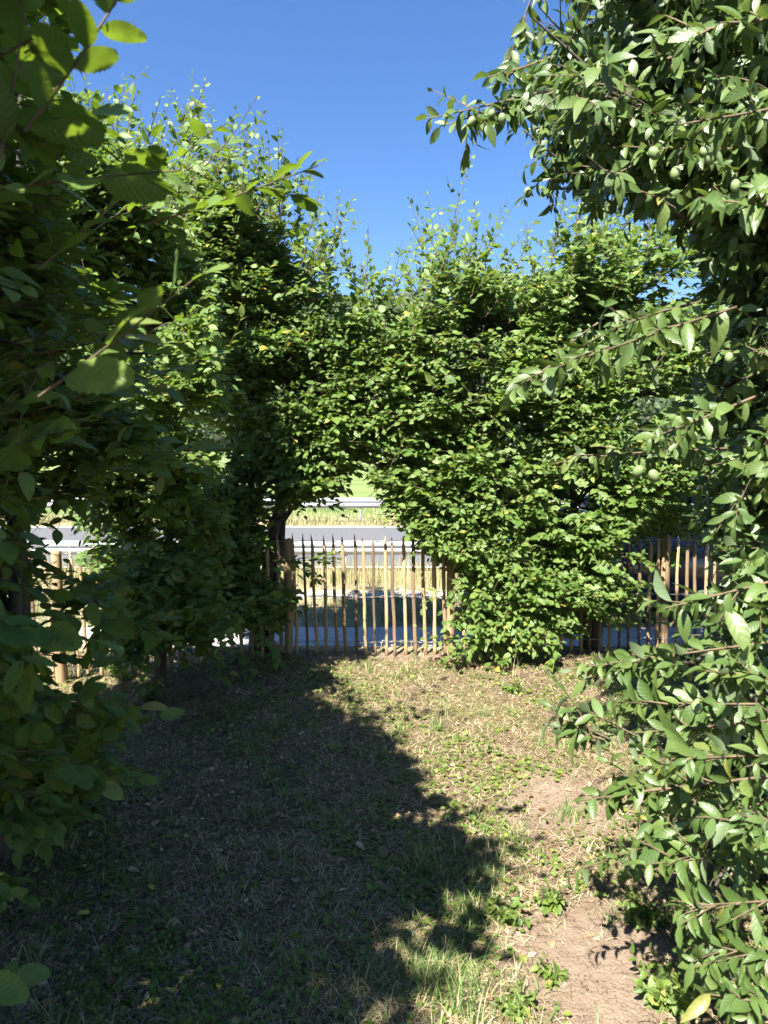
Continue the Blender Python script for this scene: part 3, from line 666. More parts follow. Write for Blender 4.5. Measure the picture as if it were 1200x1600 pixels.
# ---- plum tree at the right
D = 2.7
poly = px_poly([(835, -20), (805, 110), (815, 250), (812, 320), (850, 335), (880, 270), (920, 330), (900, 370), (1000, 350), (1040, 320), (1100, 420), (1110, 560), (1060, 650), (1000, 700), (1010, 760), (1090, 800), (1100, 860), (1110, 900),
                (1080, 960), (1030, 1010), (1000, 1060), (985, 1130), (980, 1200), (960, 1290), (985, 1350), (1050, 1420), (1075, 1520), (1200, 1700), (1600, 1800), (1700, -500), (900, -500)], D)
pk = dict(kind='plum', mode='spiral', width=.40, face=(-.3, -.6, .4), nj=.6, droop=.45, fold=.38)
ps = lambda a, b, l, n, f=2, t=0., r=.005: spray(a, b, l, n, forks=f, rad=r, tint=t, fl=.35, **pk)
ex = [ps(W(900, 130, 2.3), W(665, 192, 2.2), .066, 26, 7), ps(W(860, 90, 2.3), W(760, 130, 2.25), .06, 16, 4), ps(W(1050, 90, 2.3), W(690, 195, 2.25), .062, 30, 3), ps(W(850, -60, 2.4), W(790, 110, 2.3), .06, 18, 2), ps(W(1150, 480, 1.9), W(800, 590, 1.8), .066, 30, 6, .1), ps(W(1100, 470, 2.0), W(860, 520, 1.9), .061, 22, 4),
      ps(W(1150, 700, 2.2), W(880, 715, 2.1), .061, 26, 6, .15), ps(W(1180, 620, 2.0), W(1010, 690, 1.9), .061, 20, 4), ps(W(1230, 1000, 1.9), W(880, 1045, 2.0), .062, 30, 8, .1),
      ps(W(1240, 900, 1.7), W(1040, 950, 1.7), .06, 20, 5, .1), ps(W(1250, 1120, 1.7), W(870, 1165, 1.8), .062, 30, 8, .1), ps(W(1230, 1210, 1.7), W(905, 1245, 1.75), .062, 28, 8, .1),
      ps(W(1200, 1250, 1.7), W(890, 1370, 1.75), .062, 28, 8, .1), ps(W(1280, 1330, 1.6), W(1000, 1340, 1.6), .062, 24, 7, .1), ps(W(1270, 1480, 1.5), W(1080, 1490, 1.5), .058, 20, 7),
      ps(W(1290, 1400, 1.5), W(1070, 1420, 1.5), .058, 20, 7), ps(W(1290, 1570, 1.45), W(1110, 1560, 1.45), .058, 18, 6), ps(W(1260, 1180, 1.5), W(1060, 1180, 1.55), .058, 20, 6, .1), ps(W(1260, 1060, 1.5), W(1100, 1050, 1.55), .058, 18, 6, .1),
      ps(W(1280, 1290, 1.45), W(1090, 1280, 1.5), .058, 20, 6),
      ps(W(1260, 20, 1.7), W(1020, 60, 1.8), .066, 20, 4, .1), ps(W(1260, 160, 1.8), W(1050, 200, 1.8), .062, 20, 4), ps(W(1200, 230, 2.1), W(970, 245, 2.1), .061, 20, 4), ps(W(1280, 330, 1.8), W(1090, 310, 1.8), .061, 20, 4, .1),
      ps(W(900, 60, 2.8), W(850, 320, 2.7), .06, 30, 6), ps(W(960, 40, 2.8), W(890, 290, 2.7), .06, 30, 6), ps(W(1180, 1100, 1.75), W(960, 1100, 1.8), .061, 24, 6, .1)]
plum = grow_tree('plum_tree', 'plum tree with green fruit hanging over the right side of the lawn', 'tree', (1.95, 2.9, 0), poly, 1.75, 3.5, 260, 5, .057, 'plum', M['plum'],
                 (1.9, 2.9, 3.6), .08, stems=2, nl=9, mode='spiral', width=.44, twl=.16, extra=ex, sub=5, Dref=D, nj=.5, face=(-.3, -.6, .4), up=.2, droop=.34, trad=.003, taper=.25,
                 focus=[([(880, -40), (1220, -40), (1220, 420), (1040, 320), (900, 300)], 2.4, 2.0, 2.8, 40), ([(835, -20), (805, 110), (815, 320), (850, 335), (880, 280), (960, 300), (960, -20)], 2.7, 2.4, 3.0, 34), ([(1130, 300), (1250, 300), (1250, 900), (1130, 880), (1120, 600)], 2.4, 2.0, 2.8, 30)])

# the plums
fm = MB(); ns, nr = 12, 9
for i in range(nr):
    th = math.pi * i / (nr - 1); r = .0155 * math.sin(th) * (1 + .03 * math.cos(th)); z = -.0195 * (1 - math.cos(th)) + (.0015 if i == 0 else 0) - (.002 if i == 0 else 0)
    fm.v.append(np.array([[r * math.cos(a) * (1 - .05 * (abs(a) < .3)), r * math.sin(a), z] for a in np.arange(ns) / ns * 2 * math.pi]))
    fm.r.append(np.full(ns, .5)); fm.n += ns
for i in range(nr - 1):
    for j in range(ns):
        k = (j + 1) % ns; fm.fi.append(np.array([i * ns + j, (i + 1) * ns + j, (i + 1) * ns + k, i * ns + k])); fm.fl.append(np.array([4])); fm.uv.append(np.zeros((4, 2)))
pr = fm.build('plum', M['fruit'], plum, True)
sm = MB(); sm.tube([(0, 0, -.002), (.001, 0, .008), (.003, .001, .02)], .0008, 4); st = sm.build('stalk', M['twig'], pr)
FP = [(770, 182, 2.2), (757, 190, 2.23), (784, 186, 2.2), (742, 192, 2.2), (1085, 1105, 1.65), (1157, 1143, 1.62), (1058, 270, 1.9), (1077, 148, 1.85), (1098, 240, 1.9), (1108, 247, 1.93),
      (888, 50, 2.4), (1003, 738, 2.0), (1018, 744, 2.0), (1140, 560, 1.9), (824, 302, 2.6), (1017, 240, 2.0), (1150, 290, 1.8)]
for i, (a, b, d) in enumerate(FP):
    p = W(a, b - 10, d)
    if i: o = pr.copy(); C.objects.link(o); s2 = st.copy(); C.objects.link(s2); s2.parent = o
    else: o = pr
    o.parent = plum; o.location = p - np.array([1.95, 2.9, 0]); o.rotation_euler = (rng.normal(0, .25), rng.normal(0, .25), rng.uniform(0, 6)); k = rng.uniform(.68, .98); o.scale = (k, k, k * rng.uniform(.95, 1.1))

# ------------------------------------------------------------------ fences
def paling(x, y, lean, h, r, fwd=0.):
    mb = MB(); n = 10; t = np.linspace(0, 1, n)
    p = np.column_stack([x + lean * t + np.cumsum(rng.normal(0, .0022, n)), np.full(n, y) + fwd * t, -.03 + (h + .03) * t])
    rr = r * (1 + rng.normal(0, .06, n)); rr[-2] *= .75; rr[-1] = .0015
    p[-2, 2] = h - .07; p[-3, 2] = h - .11
    mb.tube(p, rr, 7, jit=.07, rnd=rng.random(), squash=.7); return mb

def make_fence(name, label, a, b, posts, pitch=.0785, h=.965, skip=None, dz=0.):
    a = np.array(a, float); b = np.array(b, float); L = np.linalg.norm(b - a); d = (b - a) / L; ang = math.atan2(d[1], d[0])
    root = thing(name, label, 'fence', (a[0], a[1], dz), ang, None)
    n = int(L / pitch)
    for i in range(n):
        x = (i + .75) * pitch + rng.normal(0, .0035)
        paling(x + .01, rng.normal(0, .004), rng.normal(-.028, .009), h + rng.normal(0, .010), rng.uniform(.0115, .016)).build('paling', M['wood'], root)
    for z in (.11, .475, .915):
        mb = MB(); xs_ = np.linspace(0, L, int(L / .02))
        for ph in (0, math.pi):
            mb.tube(np.column_stack([xs_, .022 * np.sin(xs_ / pitch * math.pi + ph), z + .004 * np.sin(xs_ * 9) + .003 * np.cos(xs_ / pitch * 2 * math.pi + ph)]), .0020, 4, cap=False)
        mb.build('wire', M['wire'], root)
    for x, y, r, hh in posts:
        mb = MB(); zz = np.array([-.08, .02, .3, .6, hh - .03, hh - .008, hh]); rr = np.array([r * 1.03, r, r * .99, r * .97, r * .95, r * .9, r * .5])
        mb.tube(np.column_stack([np.full(7, x) + rng.normal(0, .002, 7), np.full(7, y), zz]), rr, 14, jit=.015, rnd=.45); mb.build('post', M['wood'], root, True)
    return root, d
x0 = W(452, 1030, 5.5)[0]; x1 = W(704, 1030, 5.5)[0]
gf, _ = make_fence('paling_fence', 'short run of pointed split wood palings filling the gap in the hedge', (x0, 5.5), (x1, 5.5), [(0, 0, .034, .94), (x1 - x0, 0, .034, .93)])
mb = MB(); mb.tube([(-.02, -.03, .02), (-.17, -.10, .17)], .022, 8, rnd=.3); mb.build('brace', M['wood'], gf)
lf, _ = make_fence('paling_fence', 'sunlit paling fence seen through the left hedge', (-3.6, 4.25), (-.78, 5.52), [(0, -.05, .036, .95), (1.45, -.05, .036, .95)])
rf, _ = make_fence('paling_fence', 'shaded paling fence behind the hornbeams on the right', (.58, 5.56), (3.9, 5.62), [(1.7, .05, .035, .95), (3.3, .05, .035, .95)])

# ------------------------------------------------------------------ guard rails
def guard_rail(label, y, z0, ztop, hgt, back=1):
    root = thing('guard_rail', label, 'guard rail', (0, y, z0), 0, 'guard rails along the road')
    prof = [(0, 0), (0.0, .03), (-.035, .055), (-.06, .075), (-.06, .115), (-.035, .135), (0, .150), (0, .165), (-.035, .18), (-.06, .20), (-.06, .24), (-.035, .26), (0, .285), (0, .315)]
    prof = [(a, b * hgt / .315) for a, b in prof]; mb = MB()
    xs_ = np.linspace(-90, 90, 46); n = len(prof); V = []
    for x in xs_: V += [(x, a * back, ztop - hgt + b) for a, b in prof]
    for x in xs_: V += [(x, (a + .006) * back, ztop - hgt + b) for a, b in prof]
    off = len(xs_) * n; fs = []
    for i in range(len(xs_) - 1):
        for j in range(n - 1):
            q = (i * n + j, i * n + j + 1, (i + 1) * n + j + 1, (i + 1) * n + j); fs.append(q); fs.append(tuple(off + k for k in q[::-1]))
        for j in (0, n - 1): fs.append((i * n + j, (i + 1) * n + j, off + (i + 1) * n + j, off + i * n + j))
    mb.add(np.array(V), fs); mb.build('beam', M['rail'], root, True)
    pm = MB(); z = ztop - .02
    for (cx, cy, dx, dy) in ((0, 0, .005, .10), (.03, .05, .055, .005), (.03, -.05, .055, .005)): pm.box((cx, .09 * back + cy, z / 2 - .15), (dx, dy, z + .3))
    pm.box((0.03, .02 * back, ztop - hgt * .5), (.05, .05, hgt * .5))
    p0 = None
    for k in range(-22, 23):
        if p0 is None: p0 = o = pm.build('post', M['rail'], root)
        else: o = p0.copy(); C.objects.link(o); o.parent = root
        o.location = (k * 4.0 - .9, 0, 0)
guard_rail('galvanised guard rail on the near side of the road just above the palings', 15.6, -1.16, .76, .33, 1)
guard_rail('galvanised guard rail on the far side of the road below the green field', 26.0, -1.1, .93, .40, 1)

# ------------------------------------------------------------------ parked car behind the right fence
def car():
    root = thing('parked_car', 'dark blue hatchback parked behind the right fence, hidden by the hedge', 'car', (2.95, 8.25, -.27), 0)
    # body: sections along x (nose at -x)
    st = [(-2.08, .40, .62, .74), (-2.0, .30, .72, .80), (-1.7, .24, .84, .86), (-1.2, .22, .93, .89), (-.75, .22, 1.0, .90), (-.2, .22, 1.02, .90), (.6, .22, 1.03, .90), (1.3, .23, 1.05, .89), (1.75, .25, 1.06, .87), (2.0, .30, 1.02, .83), (2.06, .38, .9, .78)]
    mb = MB(); V = []; fs = []; n = 12
    for x, zb, zt, hw in st:
        prof = [(-.55, 0), (-.92, .04), (-.99, .25), (-1, .5), (-.97, .75), (-.9, .94), (-.55, 1.0)]
        ring = [(a * hw, zb + b * (zt - zb)) for a, b in prof] + [(-a * hw, zb + b * (zt - zb)) for a, b in prof[::-1]]
        V += [(x, a, b) for a, b in ring]
    n = 14
    for i in range(len(st) - 1):
        for j in range(n): fs.append((i * n + j, (i + 1) * n + j, (i + 1) * n + (j + 1) % n, i * n + (j + 1) % n))
    fs.append(tuple(range(n))); fs.append(tuple((len(st) - 1) * n + j for j in range(n - 1, -1, -1)))
    mb.add(np.array(V), fs)
    for wx in (-1.28, 1.27):
        for sy in (-1, 1):   # wheel arches
            a = np.linspace(-.1, math.pi + .1, 13); mb.tube(np.column_stack([wx + .37 * np.cos(a), np.full(13, sy * .885), .31 + .37 * np.sin(a)]), .025, 6)
    mb.build('body', M['carpaint'], root, True)
    def cab(s, z0_, inset, name, mat, zs):
        m2 = MB(); V = []
        for (xf, xr, z, hw) in zs:
            V += [(xf, -hw, z), (xr, -hw, z), (xr, hw, z), (xf, hw, z)]
        f = []
        for i in range(len(zs) - 1):
            for j in range(4): f.append((i * 4 + j, i * 4 + (j + 1) % 4, (i + 1) * 4 + (j + 1) % 4, (i + 1) * 4 + j))
        f.append((3, 2, 1, 0)); q = (len(zs) - 1) * 4; f.append((q, q + 1, q + 2, q + 3)); m2.add(np.array(V), f); m2.build(name, mat, root, name == 'roof')
    cab(0, 0, 0, 'windows', M['glass'], [(-.95, 1.95, .99, .80), (-.55, 1.82, 1.2, .745), (-.12, 1.62, 1.39, .68)])
    cab(0, 0, 0, 'roof', M['carpaint'], [(-.16, 1.68, 1.385, .70), (.0, 1.62, 1.44, .66), (.25, 1.45, 1.468, .55)])
    for sy in (-1, 1):
        for (xa, za, xb, zb) in ((-.9, 1.01, -.14, 1.40), (.35, 1.0, .38, 1.40), (1.25, 1.01, 1.2, 1.40), (1.93, 1.02, 1.64, 1.40)):
            m3 = MB(); m3.tube([(xa, sy * .805, za), (xb, sy * .70, zb)], .028, 6); m3.build('pillar', M['carpaint'], root, True)
        m3 = MB(); m3.box((-.62, sy * .93, 1.06), (.13, .18, .12)); m3.build('mirror', M['carpaint'], root)
        m3 = MB(); m3.tube([(-1.9, sy * .62, .68), (-1.78, sy * .74, .71), (-1.62, sy * .82, .74)], [.05, .065, .04], 8); m3.build('headlight', M['lamp'], root, True)
        m3 = MB(); m3.tube([(2.0, sy * .68, .82), (1.97, sy * .76, .86), (1.82, sy * .84, .92)], [.05, .07, .04], 8); m3.build('tail_light', M['redlamp'], root, True)
        for xh in (.12, 1.02):
            m3 = MB(); m3.tube([(xh, sy * .895, .86), (xh + .08, sy * .92, .865), (xh + .17, sy * .895, .86)], .012, 6); m3.build('door_handle', M['carpaint'], root)
        for wx in (-1.28, 1.27):
            wh = MB(); a = np.linspace(0, 2 * math.pi, 25)
            prof = [(.20, -.09), (.29, -.1), (.318, -.07), (.318, .07), (.29, .1), (.20, .09)]
            V = [(r * math.cos(q), yy, r * math.sin(q)) for q in a[:-1] for r, yy in prof]; f = []
            for i in range(24):
                for j in range(5): f.append((i * 6 + j, i * 6 + j + 1, ((i + 1) % 24) * 6 + j + 1, ((i + 1) % 24) * 6 + j))
            wh.add(np.array(V) + np.array([wx, sy * .80, .318]), f); w_ = wh.build('wheel', M['tyre'], root, True)
            rm = MB()
            for k in range(5):
                q = k * 2 * math.pi / 5; rm.tube([(wx, sy * .875, .318), (wx + .19 * math.cos(q), sy * .87, .318 + .19 * math.sin(q))], [.045, .025], 5)
            aa = np.linspace(0, 2 * math.pi, 21); rm.tube(np.column_stack([wx + .20 * np.cos(aa), np.full(21, sy * .875), .318 + .20 * np.sin(aa)]), .014, 5, cap=False)
            rm.tube([(wx, sy * .70, .318), (wx, sy * .86, .318)], .19, 16); rm.build('rim', M['rim'], w_, True)
car()

# ------------------------------------------------------------------ far houses
def house(label, loc, w_, d_, h_, rh, roofmat, rz):
    root = thing('house', label, 'house', loc, rz)
    mb = MB(); mb.box((0, 0, h_ / 2 - 2), (w_, d_, h_ + 4)); V = np.array([(-w_ / 2, -d_ / 2, h_), (-w_ / 2, d_ / 2, h_), (-w_ / 2, 0, h_ + rh - .1), (w_ / 2, -d_ / 2, h_), (w_ / 2, d_ / 2, h_), (w_ / 2, 0, h_ + rh - .1)])
    mb.add(V, [(0, 2, 1), (3, 4, 5)]); mb.build('wall', M['wallwhite'], root)
    rf_ = MB(); e = .5; k = rh / (d_ / 2)
    for s in (-1, 1):
        V = [(-w_ / 2 - e, 0, h_ + rh), (w_ / 2 + e, 0, h_ + rh), (w_ / 2 + e, s * (d_ / 2 + e), h_ - k * e), (-w_ / 2 - e, s * (d_ / 2 + e), h_ - k * e)]
        V += [(a, b, c + .18) for a, b, c in V]; rf_.add(np.array(V), [(0, 1, 2, 3), (7, 6, 5, 4), (0, 4, 5, 1), (1, 5, 6, 2), (2, 6, 7, 3), (3, 7, 4, 0)])
    ro = rf_.build('roof', roofmat, root); ch = MB(); ch.box((w_ * .2, d_ * .12, h_ + rh + .3), (.7, .7, 1.6)); ch.build('chimney', M['wallwhite'], ro)
    nst = max(1, int(h_ / 2.6)); nw = max(2, int(w_ / 2.6))
    for s in range(nst):
        for i in range(nw):
            x = (i + .5) / nw * w_ - w_ / 2; z = 1.6 + s * 2.7
            wi = MB(); wi.box((x, -d_ / 2 - .02, z), (1.15, .08, 1.25)); wo = wi.build('window', M['paint'], root)
            gl = MB()
            for q in (-.27, .27): gl.box((x + q, -d_ / 2 - .065, z), (.44, .03, 1.05))
            gl.build('pane', M['glass'], wo)
    do = MB(); do.box((w_ * .03, -d_ / 2 - .03, .75), (1, .08, 2.1)); do.build('door', M['bark'], root)
g = W(598, 700, 120); house('low house with a sandy tiled roof seen through a small gap in the leaves', (g[0], 120, float(tz(g[0], 120)) - .2), 11, 8, 3.3, 2.6, M['roofbeige'], .15)
g = W(625, 580, 290); house('pale house with a blue grey slate roof up on the hillside', (g[0], 290, float(tz(g[0], 290))), 13, 9, 5.2, 4.2, M['roofslate'], -.1)

# ------------------------------------------------------------------ trees beyond the road and the wooded hill
def far_tree(h, w_, n, leafsize):
    root = thing('field_tree', '', 'tree', (0, 0, 0))
    tk = MB(); tk.tube([(0, 0, -.5), (.05, 0, h * .3), (-.1, .05, h * .6), (0, 0, h * .85)], [.035 * h, .028 * h, .018 * h, .005 * h], 7, jit=.05)
    lm = MB()
    for k in range(38):
        u = nrm(rng.normal(0, 1, 3)); c = np.array([0, 0, h * .58]) + u * np.array([w_ * .36, w_ * .36, h * .3]) * rng.uniform(.5, 1)
        tk.tube([(0, 0, h * rng.uniform(.25, .55)), tuple(c)], [.006 * h, .002 * h], 4, cap=False)
        m = n // 38; r = rng.uniform(.12, .2) * w_; q = nrm(rng.normal(0, 1, (m, 3))); P = c + q * r * rng.uniform(.6, 1.1, (m, 1)) * np.array([1, 1, .7])
        put_leaves(lm, 'low', P, q + rng.normal(0, .6, (m, 3)), q + np.array([0, 0, .6]) + rng.normal(0, .4, (m, 3)), np.full(m, leafsize) * rng.uniform(.6, 1.4, m), width=.8, rnd=np.clip(rng.random(m) * .5 + rng.random() * .5, 0, 1))
    tk.build('trunk', M['bark'], root, True); lm.build('crown', M['farleaf'], root); return root
ft = far_tree(9, 8, 5200, .42)
spots = [(-42, 88, 1.1, 'round dark tree at the far left edge of the green field'), (-26, 95, .95, 'second round dark tree from the left beyond the field'), (-13, 84, 1.0, 'dark tree beyond the field left of the house'), (-4.5, 92, .75, 'smaller dark tree close to the left of the sandy roofed house'),
         (6.5, 90, 1.0, 'dark tree beyond the field just right of the sandy roofed house'), (18, 86, 1.05, 'round tree beyond the field behind the bright hornbeam'), (33, 92, 1.1, 'tree beyond the field behind the plum tree'), (48, 90, 1., 'tree at the far right edge of the field')]
for i, (x, y, s, lb) in enumerate(spots):
    if i == 0: o = ft
    else:
        o = ft.copy(); C.objects.link(o)
        for ch in ft.children:
            c = ch.copy(); C.objects.link(c); c.parent = o
    o.location = (x, y, float(tz(x, y))); o.rotation_euler = (0, 0, i * 1.3); o.scale = (s, s, s * rng.uniform(.9, 1.1)); tag(o, lb, 'tree', 'trees beyond the field')

fo = MB(); import itertools
nf = 2600; fx = rng.uniform(-330, 330, nf); fy = rng.uniform(150, 660, nf); fz = tz(fx, fy)
ic = []  # rough crown of the distant wood
ph = (1 + 5 ** .5) / 2
IV = nrm(np.array([(-1, ph, 0), (1, ph, 0), (-1, -ph, 0), (1, -ph, 0), (0, -1, ph), (0, 1, ph), (0, -1, -ph), (0, 1, -ph), (ph, 0, -1), (ph, 0, 1), (-ph, 0, -1), (-ph, 0, 1)]))
IF = [(0, 11, 5), (0, 5, 1), (0, 1, 7), (0, 7, 10), (0, 10, 11), (1, 5, 9), (5, 11, 4), (11, 10, 2), (10, 7, 6), (7, 1, 8), (3, 9, 4), (3, 4, 2), (3, 2, 6), (3, 6, 8), (3, 8, 9), (4, 9, 5), (2, 4, 11), (6, 2, 10), (8, 6, 7), (9, 8, 1)]
ok = ~((np.abs(fx - W(625, 580, 290)[0]) < 16) & (fy > 262) & (fy < 300)) & ~((np.abs(fx) < 14) & (fy < 170))
fx, fy, fz = fx[ok], fy[ok], fz[ok]; nf = len(fx)
for rep in range(5):
    s = rng.uniform(3, 5.5, nf) * (1 if rep == 0 else .55)
    off = rng.normal(0, 1, (nf, 3)) * (0 if rep == 0 else 1) * np.array([3, 3, 2])
    V = IV[None] * (1 + rng.normal(0, .22, (nf, 12)))[..., None] * s[:, None, None] * np.array([1, 1, 1.25]) + (np.stack([fx, fy, fz + 4], -1) + off)[:, None]
    fo.add_batch(V, IF, np.zeros((12, 2)), rng.random(nf))
M['wood_far'] = simple('distant_wood', [(.25, (.025, .045, .018)), (.6, (.055, .085, .03)), (.85, (.10, .12, .05))], .25, .95, .5, .3, attr=.6)
tag(fo.build('hill_forest', M['wood_far']), 'dense dark green forest covering the distant hillside', 'forest', kind='stuff')

# ------------------------------------------------------------------ lawn, litter, verge
def dens_noise(x, y, s, k): return .5 + .5 * wob(x, y, s, k)

def blades(mb, P, h, wd, lean, segs=3, flat=False):
    n = len(P); a = rng.uniform(0, 2 * np.pi, n); d = np.stack([np.cos(a), np.sin(a), np.zeros(n)], -1); s = np.stack([-np.sin(a), np.cos(a), np.zeros(n)], -1)
    pts = []
    lean = lean * np.exp(rng.normal(0, .4, n))
    for i in range(segs + 1):
        t = i / segs; ww = wd * (1 - t * .92); th = lean * t
        if flat: c = P + d * (h * t)[:, None] + np.array([0, 0, 1]) * (h * .16 * np.sin(t * 3.0) * np.clip(lean, .2, 1.4) + .004)[:, None] + s * (h * .25 * t * t * np.sin(a * 7))[:, None]
        else: c = P + d * (h * np.sin(th) * t)[:, None] + np.array([0, 0, 1]) * (h * np.cos(th) * t)[:, None]
        pts += [c - s * ww[:, None], c + s * ww[:, None]]
    V = np.stack(pts, 1); fs = [(2 * i, 2 * i + 1, 2 * i + 3, 2 * i + 2) for i in range(segs)]
    mb.add_batch(V, fs, np.zeros((2 * segs + 2, 2)), rng.random(n))

def lawn_pts(n, y0=1.2, y1=5.55, wide=1.0):
    y = np.sqrt(rng.uniform(y0 ** 2, y1 ** 2, n)) if rng.random() > 2 else y0 + (y1 - y0) * rng.random(n) ** 1.15
    x = rng.uniform(-1, 1, n) * (.5 + y * .62) * wide
    return x, y

def gz(x, y): return tz(x, y) + rough(x, y)

# short green grass
x, y = lawn_pts(90000); g1 = dens_noise(x, y, 2.1, 3) * .6 + dens_noise(x, y, 7, 1) * .4
k = (rng.random(len(x)) < np.clip((g1 - .33) * 2.2, .04, 1)) & (rng.random(len(x)) > bare(x, y) * 1.15); x, y = x[k], y[k]
mb = MB(); n = len(x); blades(mb, np.stack([x, y, gz(x, y)], -1), rng.uniform(.012, .05, n), rng.uniform(.0007, .0016, n), .8)
# tufts
for _ in range(230):
    tx, ty = lawn_pts(1); 
    if bare(tx, ty)[0] > .5 and rng.random() < .8: continue
    m = rng.integers(14, 50); P = np.stack([tx[0] + rng.normal(0, .018, m), ty[0] + rng.normal(0, .018, m)], -1); P = np.column_stack([P, gz(P[:, 0], P[:, 1])])
    blades(mb, P, rng.uniform(.04, .13, m), rng.uniform(.0012, .002, m), .7, 4)
for (tx, ty, m, s, hh) in ((.36, 2.55, 260, .11, .16), (.22, 2.15, 300, .10, .13), (.02, 2.02, 200, .10, .1), (.46, 2.75, 160, .08, .14), (.15, 2.6, 200, .1, .09), (.28, 1.98, 260, .12, .14), (.0, 2.3, 200, .13, .08)):
    P = np.stack([tx + rng.normal(0, s, m), ty + rng.normal(0, s, m)], -1); P = np.column_stack([P, gz(P[:, 0], P[:, 1])])[:m * 2 // 3]; m = len(P); blades(mb, P, rng.uniform(.03, hh * .75, m), rng.uniform(.0014, .0028, m), .8, 4)
tag(mb.build('lawn_grass', M['grass']), 'short patchy half dry green grass growing over the lawn', 'grass', kind='stuff')
# straw
x, y = lawn_pts(125000); k = rng.random(len(x)) > bare(x, y) * 1.02; x, y = x[k], y[k]; n = len(x)
mb = MB(); blades(mb, np.stack([x, y, gz(x, y)], -1), rng.uniform(.02, .085, n), rng.uniform(.0007, .0019, n), .9, 3, flat=True)
tag(mb.build('dry_straw', M['straw']), 'pale dry grass stalks lying matted over the lawn', 'straw', kind='stuff')
# clover and small herbs
x, y = lawn_pts(80000); g1 = dens_noise(x, y, 1.7, 5) * .55 + dens_noise(x, y, 6, 8) * .45
k = (rng.random(len(x)) < np.clip((g1 - .38) * 2.6, .04, 1)) & (rng.random(len(x)) > bare(x, y) * 1.2); x, y = x[k], y[k]; n = len(x)
mb = MB(); P = np.stack([x, y, gz(x, y) + rng.uniform(.004, .025, n)], -1); a = rng.uniform(0, 6.28, n)
put_leaves(mb, 'low', P, np.stack([np.cos(a), np.sin(a), rng.normal(.1, .2, n)], -1), np.array([0, 0, 1.]) + rng.normal(0, .35, (n, 3)), rng.uniform(.010, .028, n) * np.where(rng.random(n) < .05, 1.6, 1), width=.8, rnd=np.clip(rng.beta(2.5, 2, n), 0, 1))
tag(mb.build('clover', M['herb']), 'small round clover and creeping weed leaves spread over the lawn', 'ground cover', kind='stuff')
# leaf litter
x, y = lawn_pts(20000); k = (rng.random(len(x)) > bare(x, y) * .85) & (rng.random(len(x)) < .35 + .65 * fade(-.2, -1.0, x) + .4 * fade(4.6, 5.4, y)); x, y = x[k], y[k]; n = len(x)
mb = MB(); P = np.stack([x, y, gz(x, y) + rng.uniform(.003, .014, n)], -1); a = rng.uniform(0, 6.28, n)
put_leaves(mb, 'low', P, np.stack([np.cos(a), np.sin(a), rng.normal(0, .25, n)], -1), np.array([0, 0, 1.]) + rng.normal(0, .5, (n, 3)), rng.uniform(.008, .034, n), width=.55, droop=.3, fold=.5)
tag(mb.build('leaf_litter', M['deadleaf']), 'dry brown fallen leaves scattered over lawn and hedge foot', 'leaf litter', kind='stuff')
# pebbles and crumbs of earth on the bare soil
n = 9000; x = rng.uniform(.1, 1.4, n); y = rng.uniform(1.7, 3.6, n); k = rng.random(n) < bare(x, y); x, y = x[k], y[k]; n = len(x); mb = MB()
V = IV[None] * (1 + rng.normal(0, .2, (n, 12)))[..., None] * (rng.uniform(.001, .0045, n) * np.exp(rng.normal(0, .3, n)))[:, None, None] + np.stack([x, y, gz(x, y) + .001], -1)[:, None]
mb.add_batch(V, IF, np.zeros((12, 2)), rng.random(n)); tag(mb.build('soil_crumbs', M['ground']), 'small crumbs of earth on the bare sandy patches', 'soil', kind='stuff')

# single fallen leaves that catch the eye
fl = [(140, 1430, 'yellow'), (240, 1395, 'yellow'), (215, 1455, 'dry'), (168, 1545, 'dry'), (112, 1528, 'dry'), (555, 1325, 'dry'), (200, 1362, 'dry'), (235, 1270, 'dry'), (280, 1442, 'dry'), (820, 1575, 'dry'), (75, 1585, 'dry')]
txt = ['upright bright yellow leaf lying in the dark shade at the lower left', 'curled dull yellow leaf lying right of the bright yellow one', 'pale curled leaf below the dull yellow leaf', 'pale pointed leaf near the bottom left corner', 'grey curled leaf left of the pale pointed one',
       'reddish dry leaf at the edge of the lawn shadow', 'brown dry leaf above the bright yellow leaf', 'orange brown leaf in the shade beside the left hedge', 'pale dry leaf right of the pale curled leaf', 'red brown leaf beside the bare soil at the bottom', 'long dry leaf in the bottom left corner']
for (a, b, c), lb in zip(fl, txt):
    q = W(a, b, 2.0); t = (CAM[2] - .0) / (CAM[2] - q[2]); p = CAM + (q - CAM) * t
    mb = MB(); an = rng.uniform(0, 6.28); put_leaves(mb, 'mid', np.array([[0, 0, 0.]]), np.array([[math.cos(an), math.sin(an), .1]]), np.array([[.1, -.2, 1.]]), np.array([.055 if c == 'yellow' else .05]), width=.5, droop=.25, fold=.3)
    tag(mb.build('fallen_leaf', M['yellowleaf' if c == 'yellow' else 'deadleaf'], loc=(0, 0, 0)), lb, 'leaf', 'fallen leaves on the lawn').location = (p[0], p[1], float(gz(p[0], p[1])) + .022)

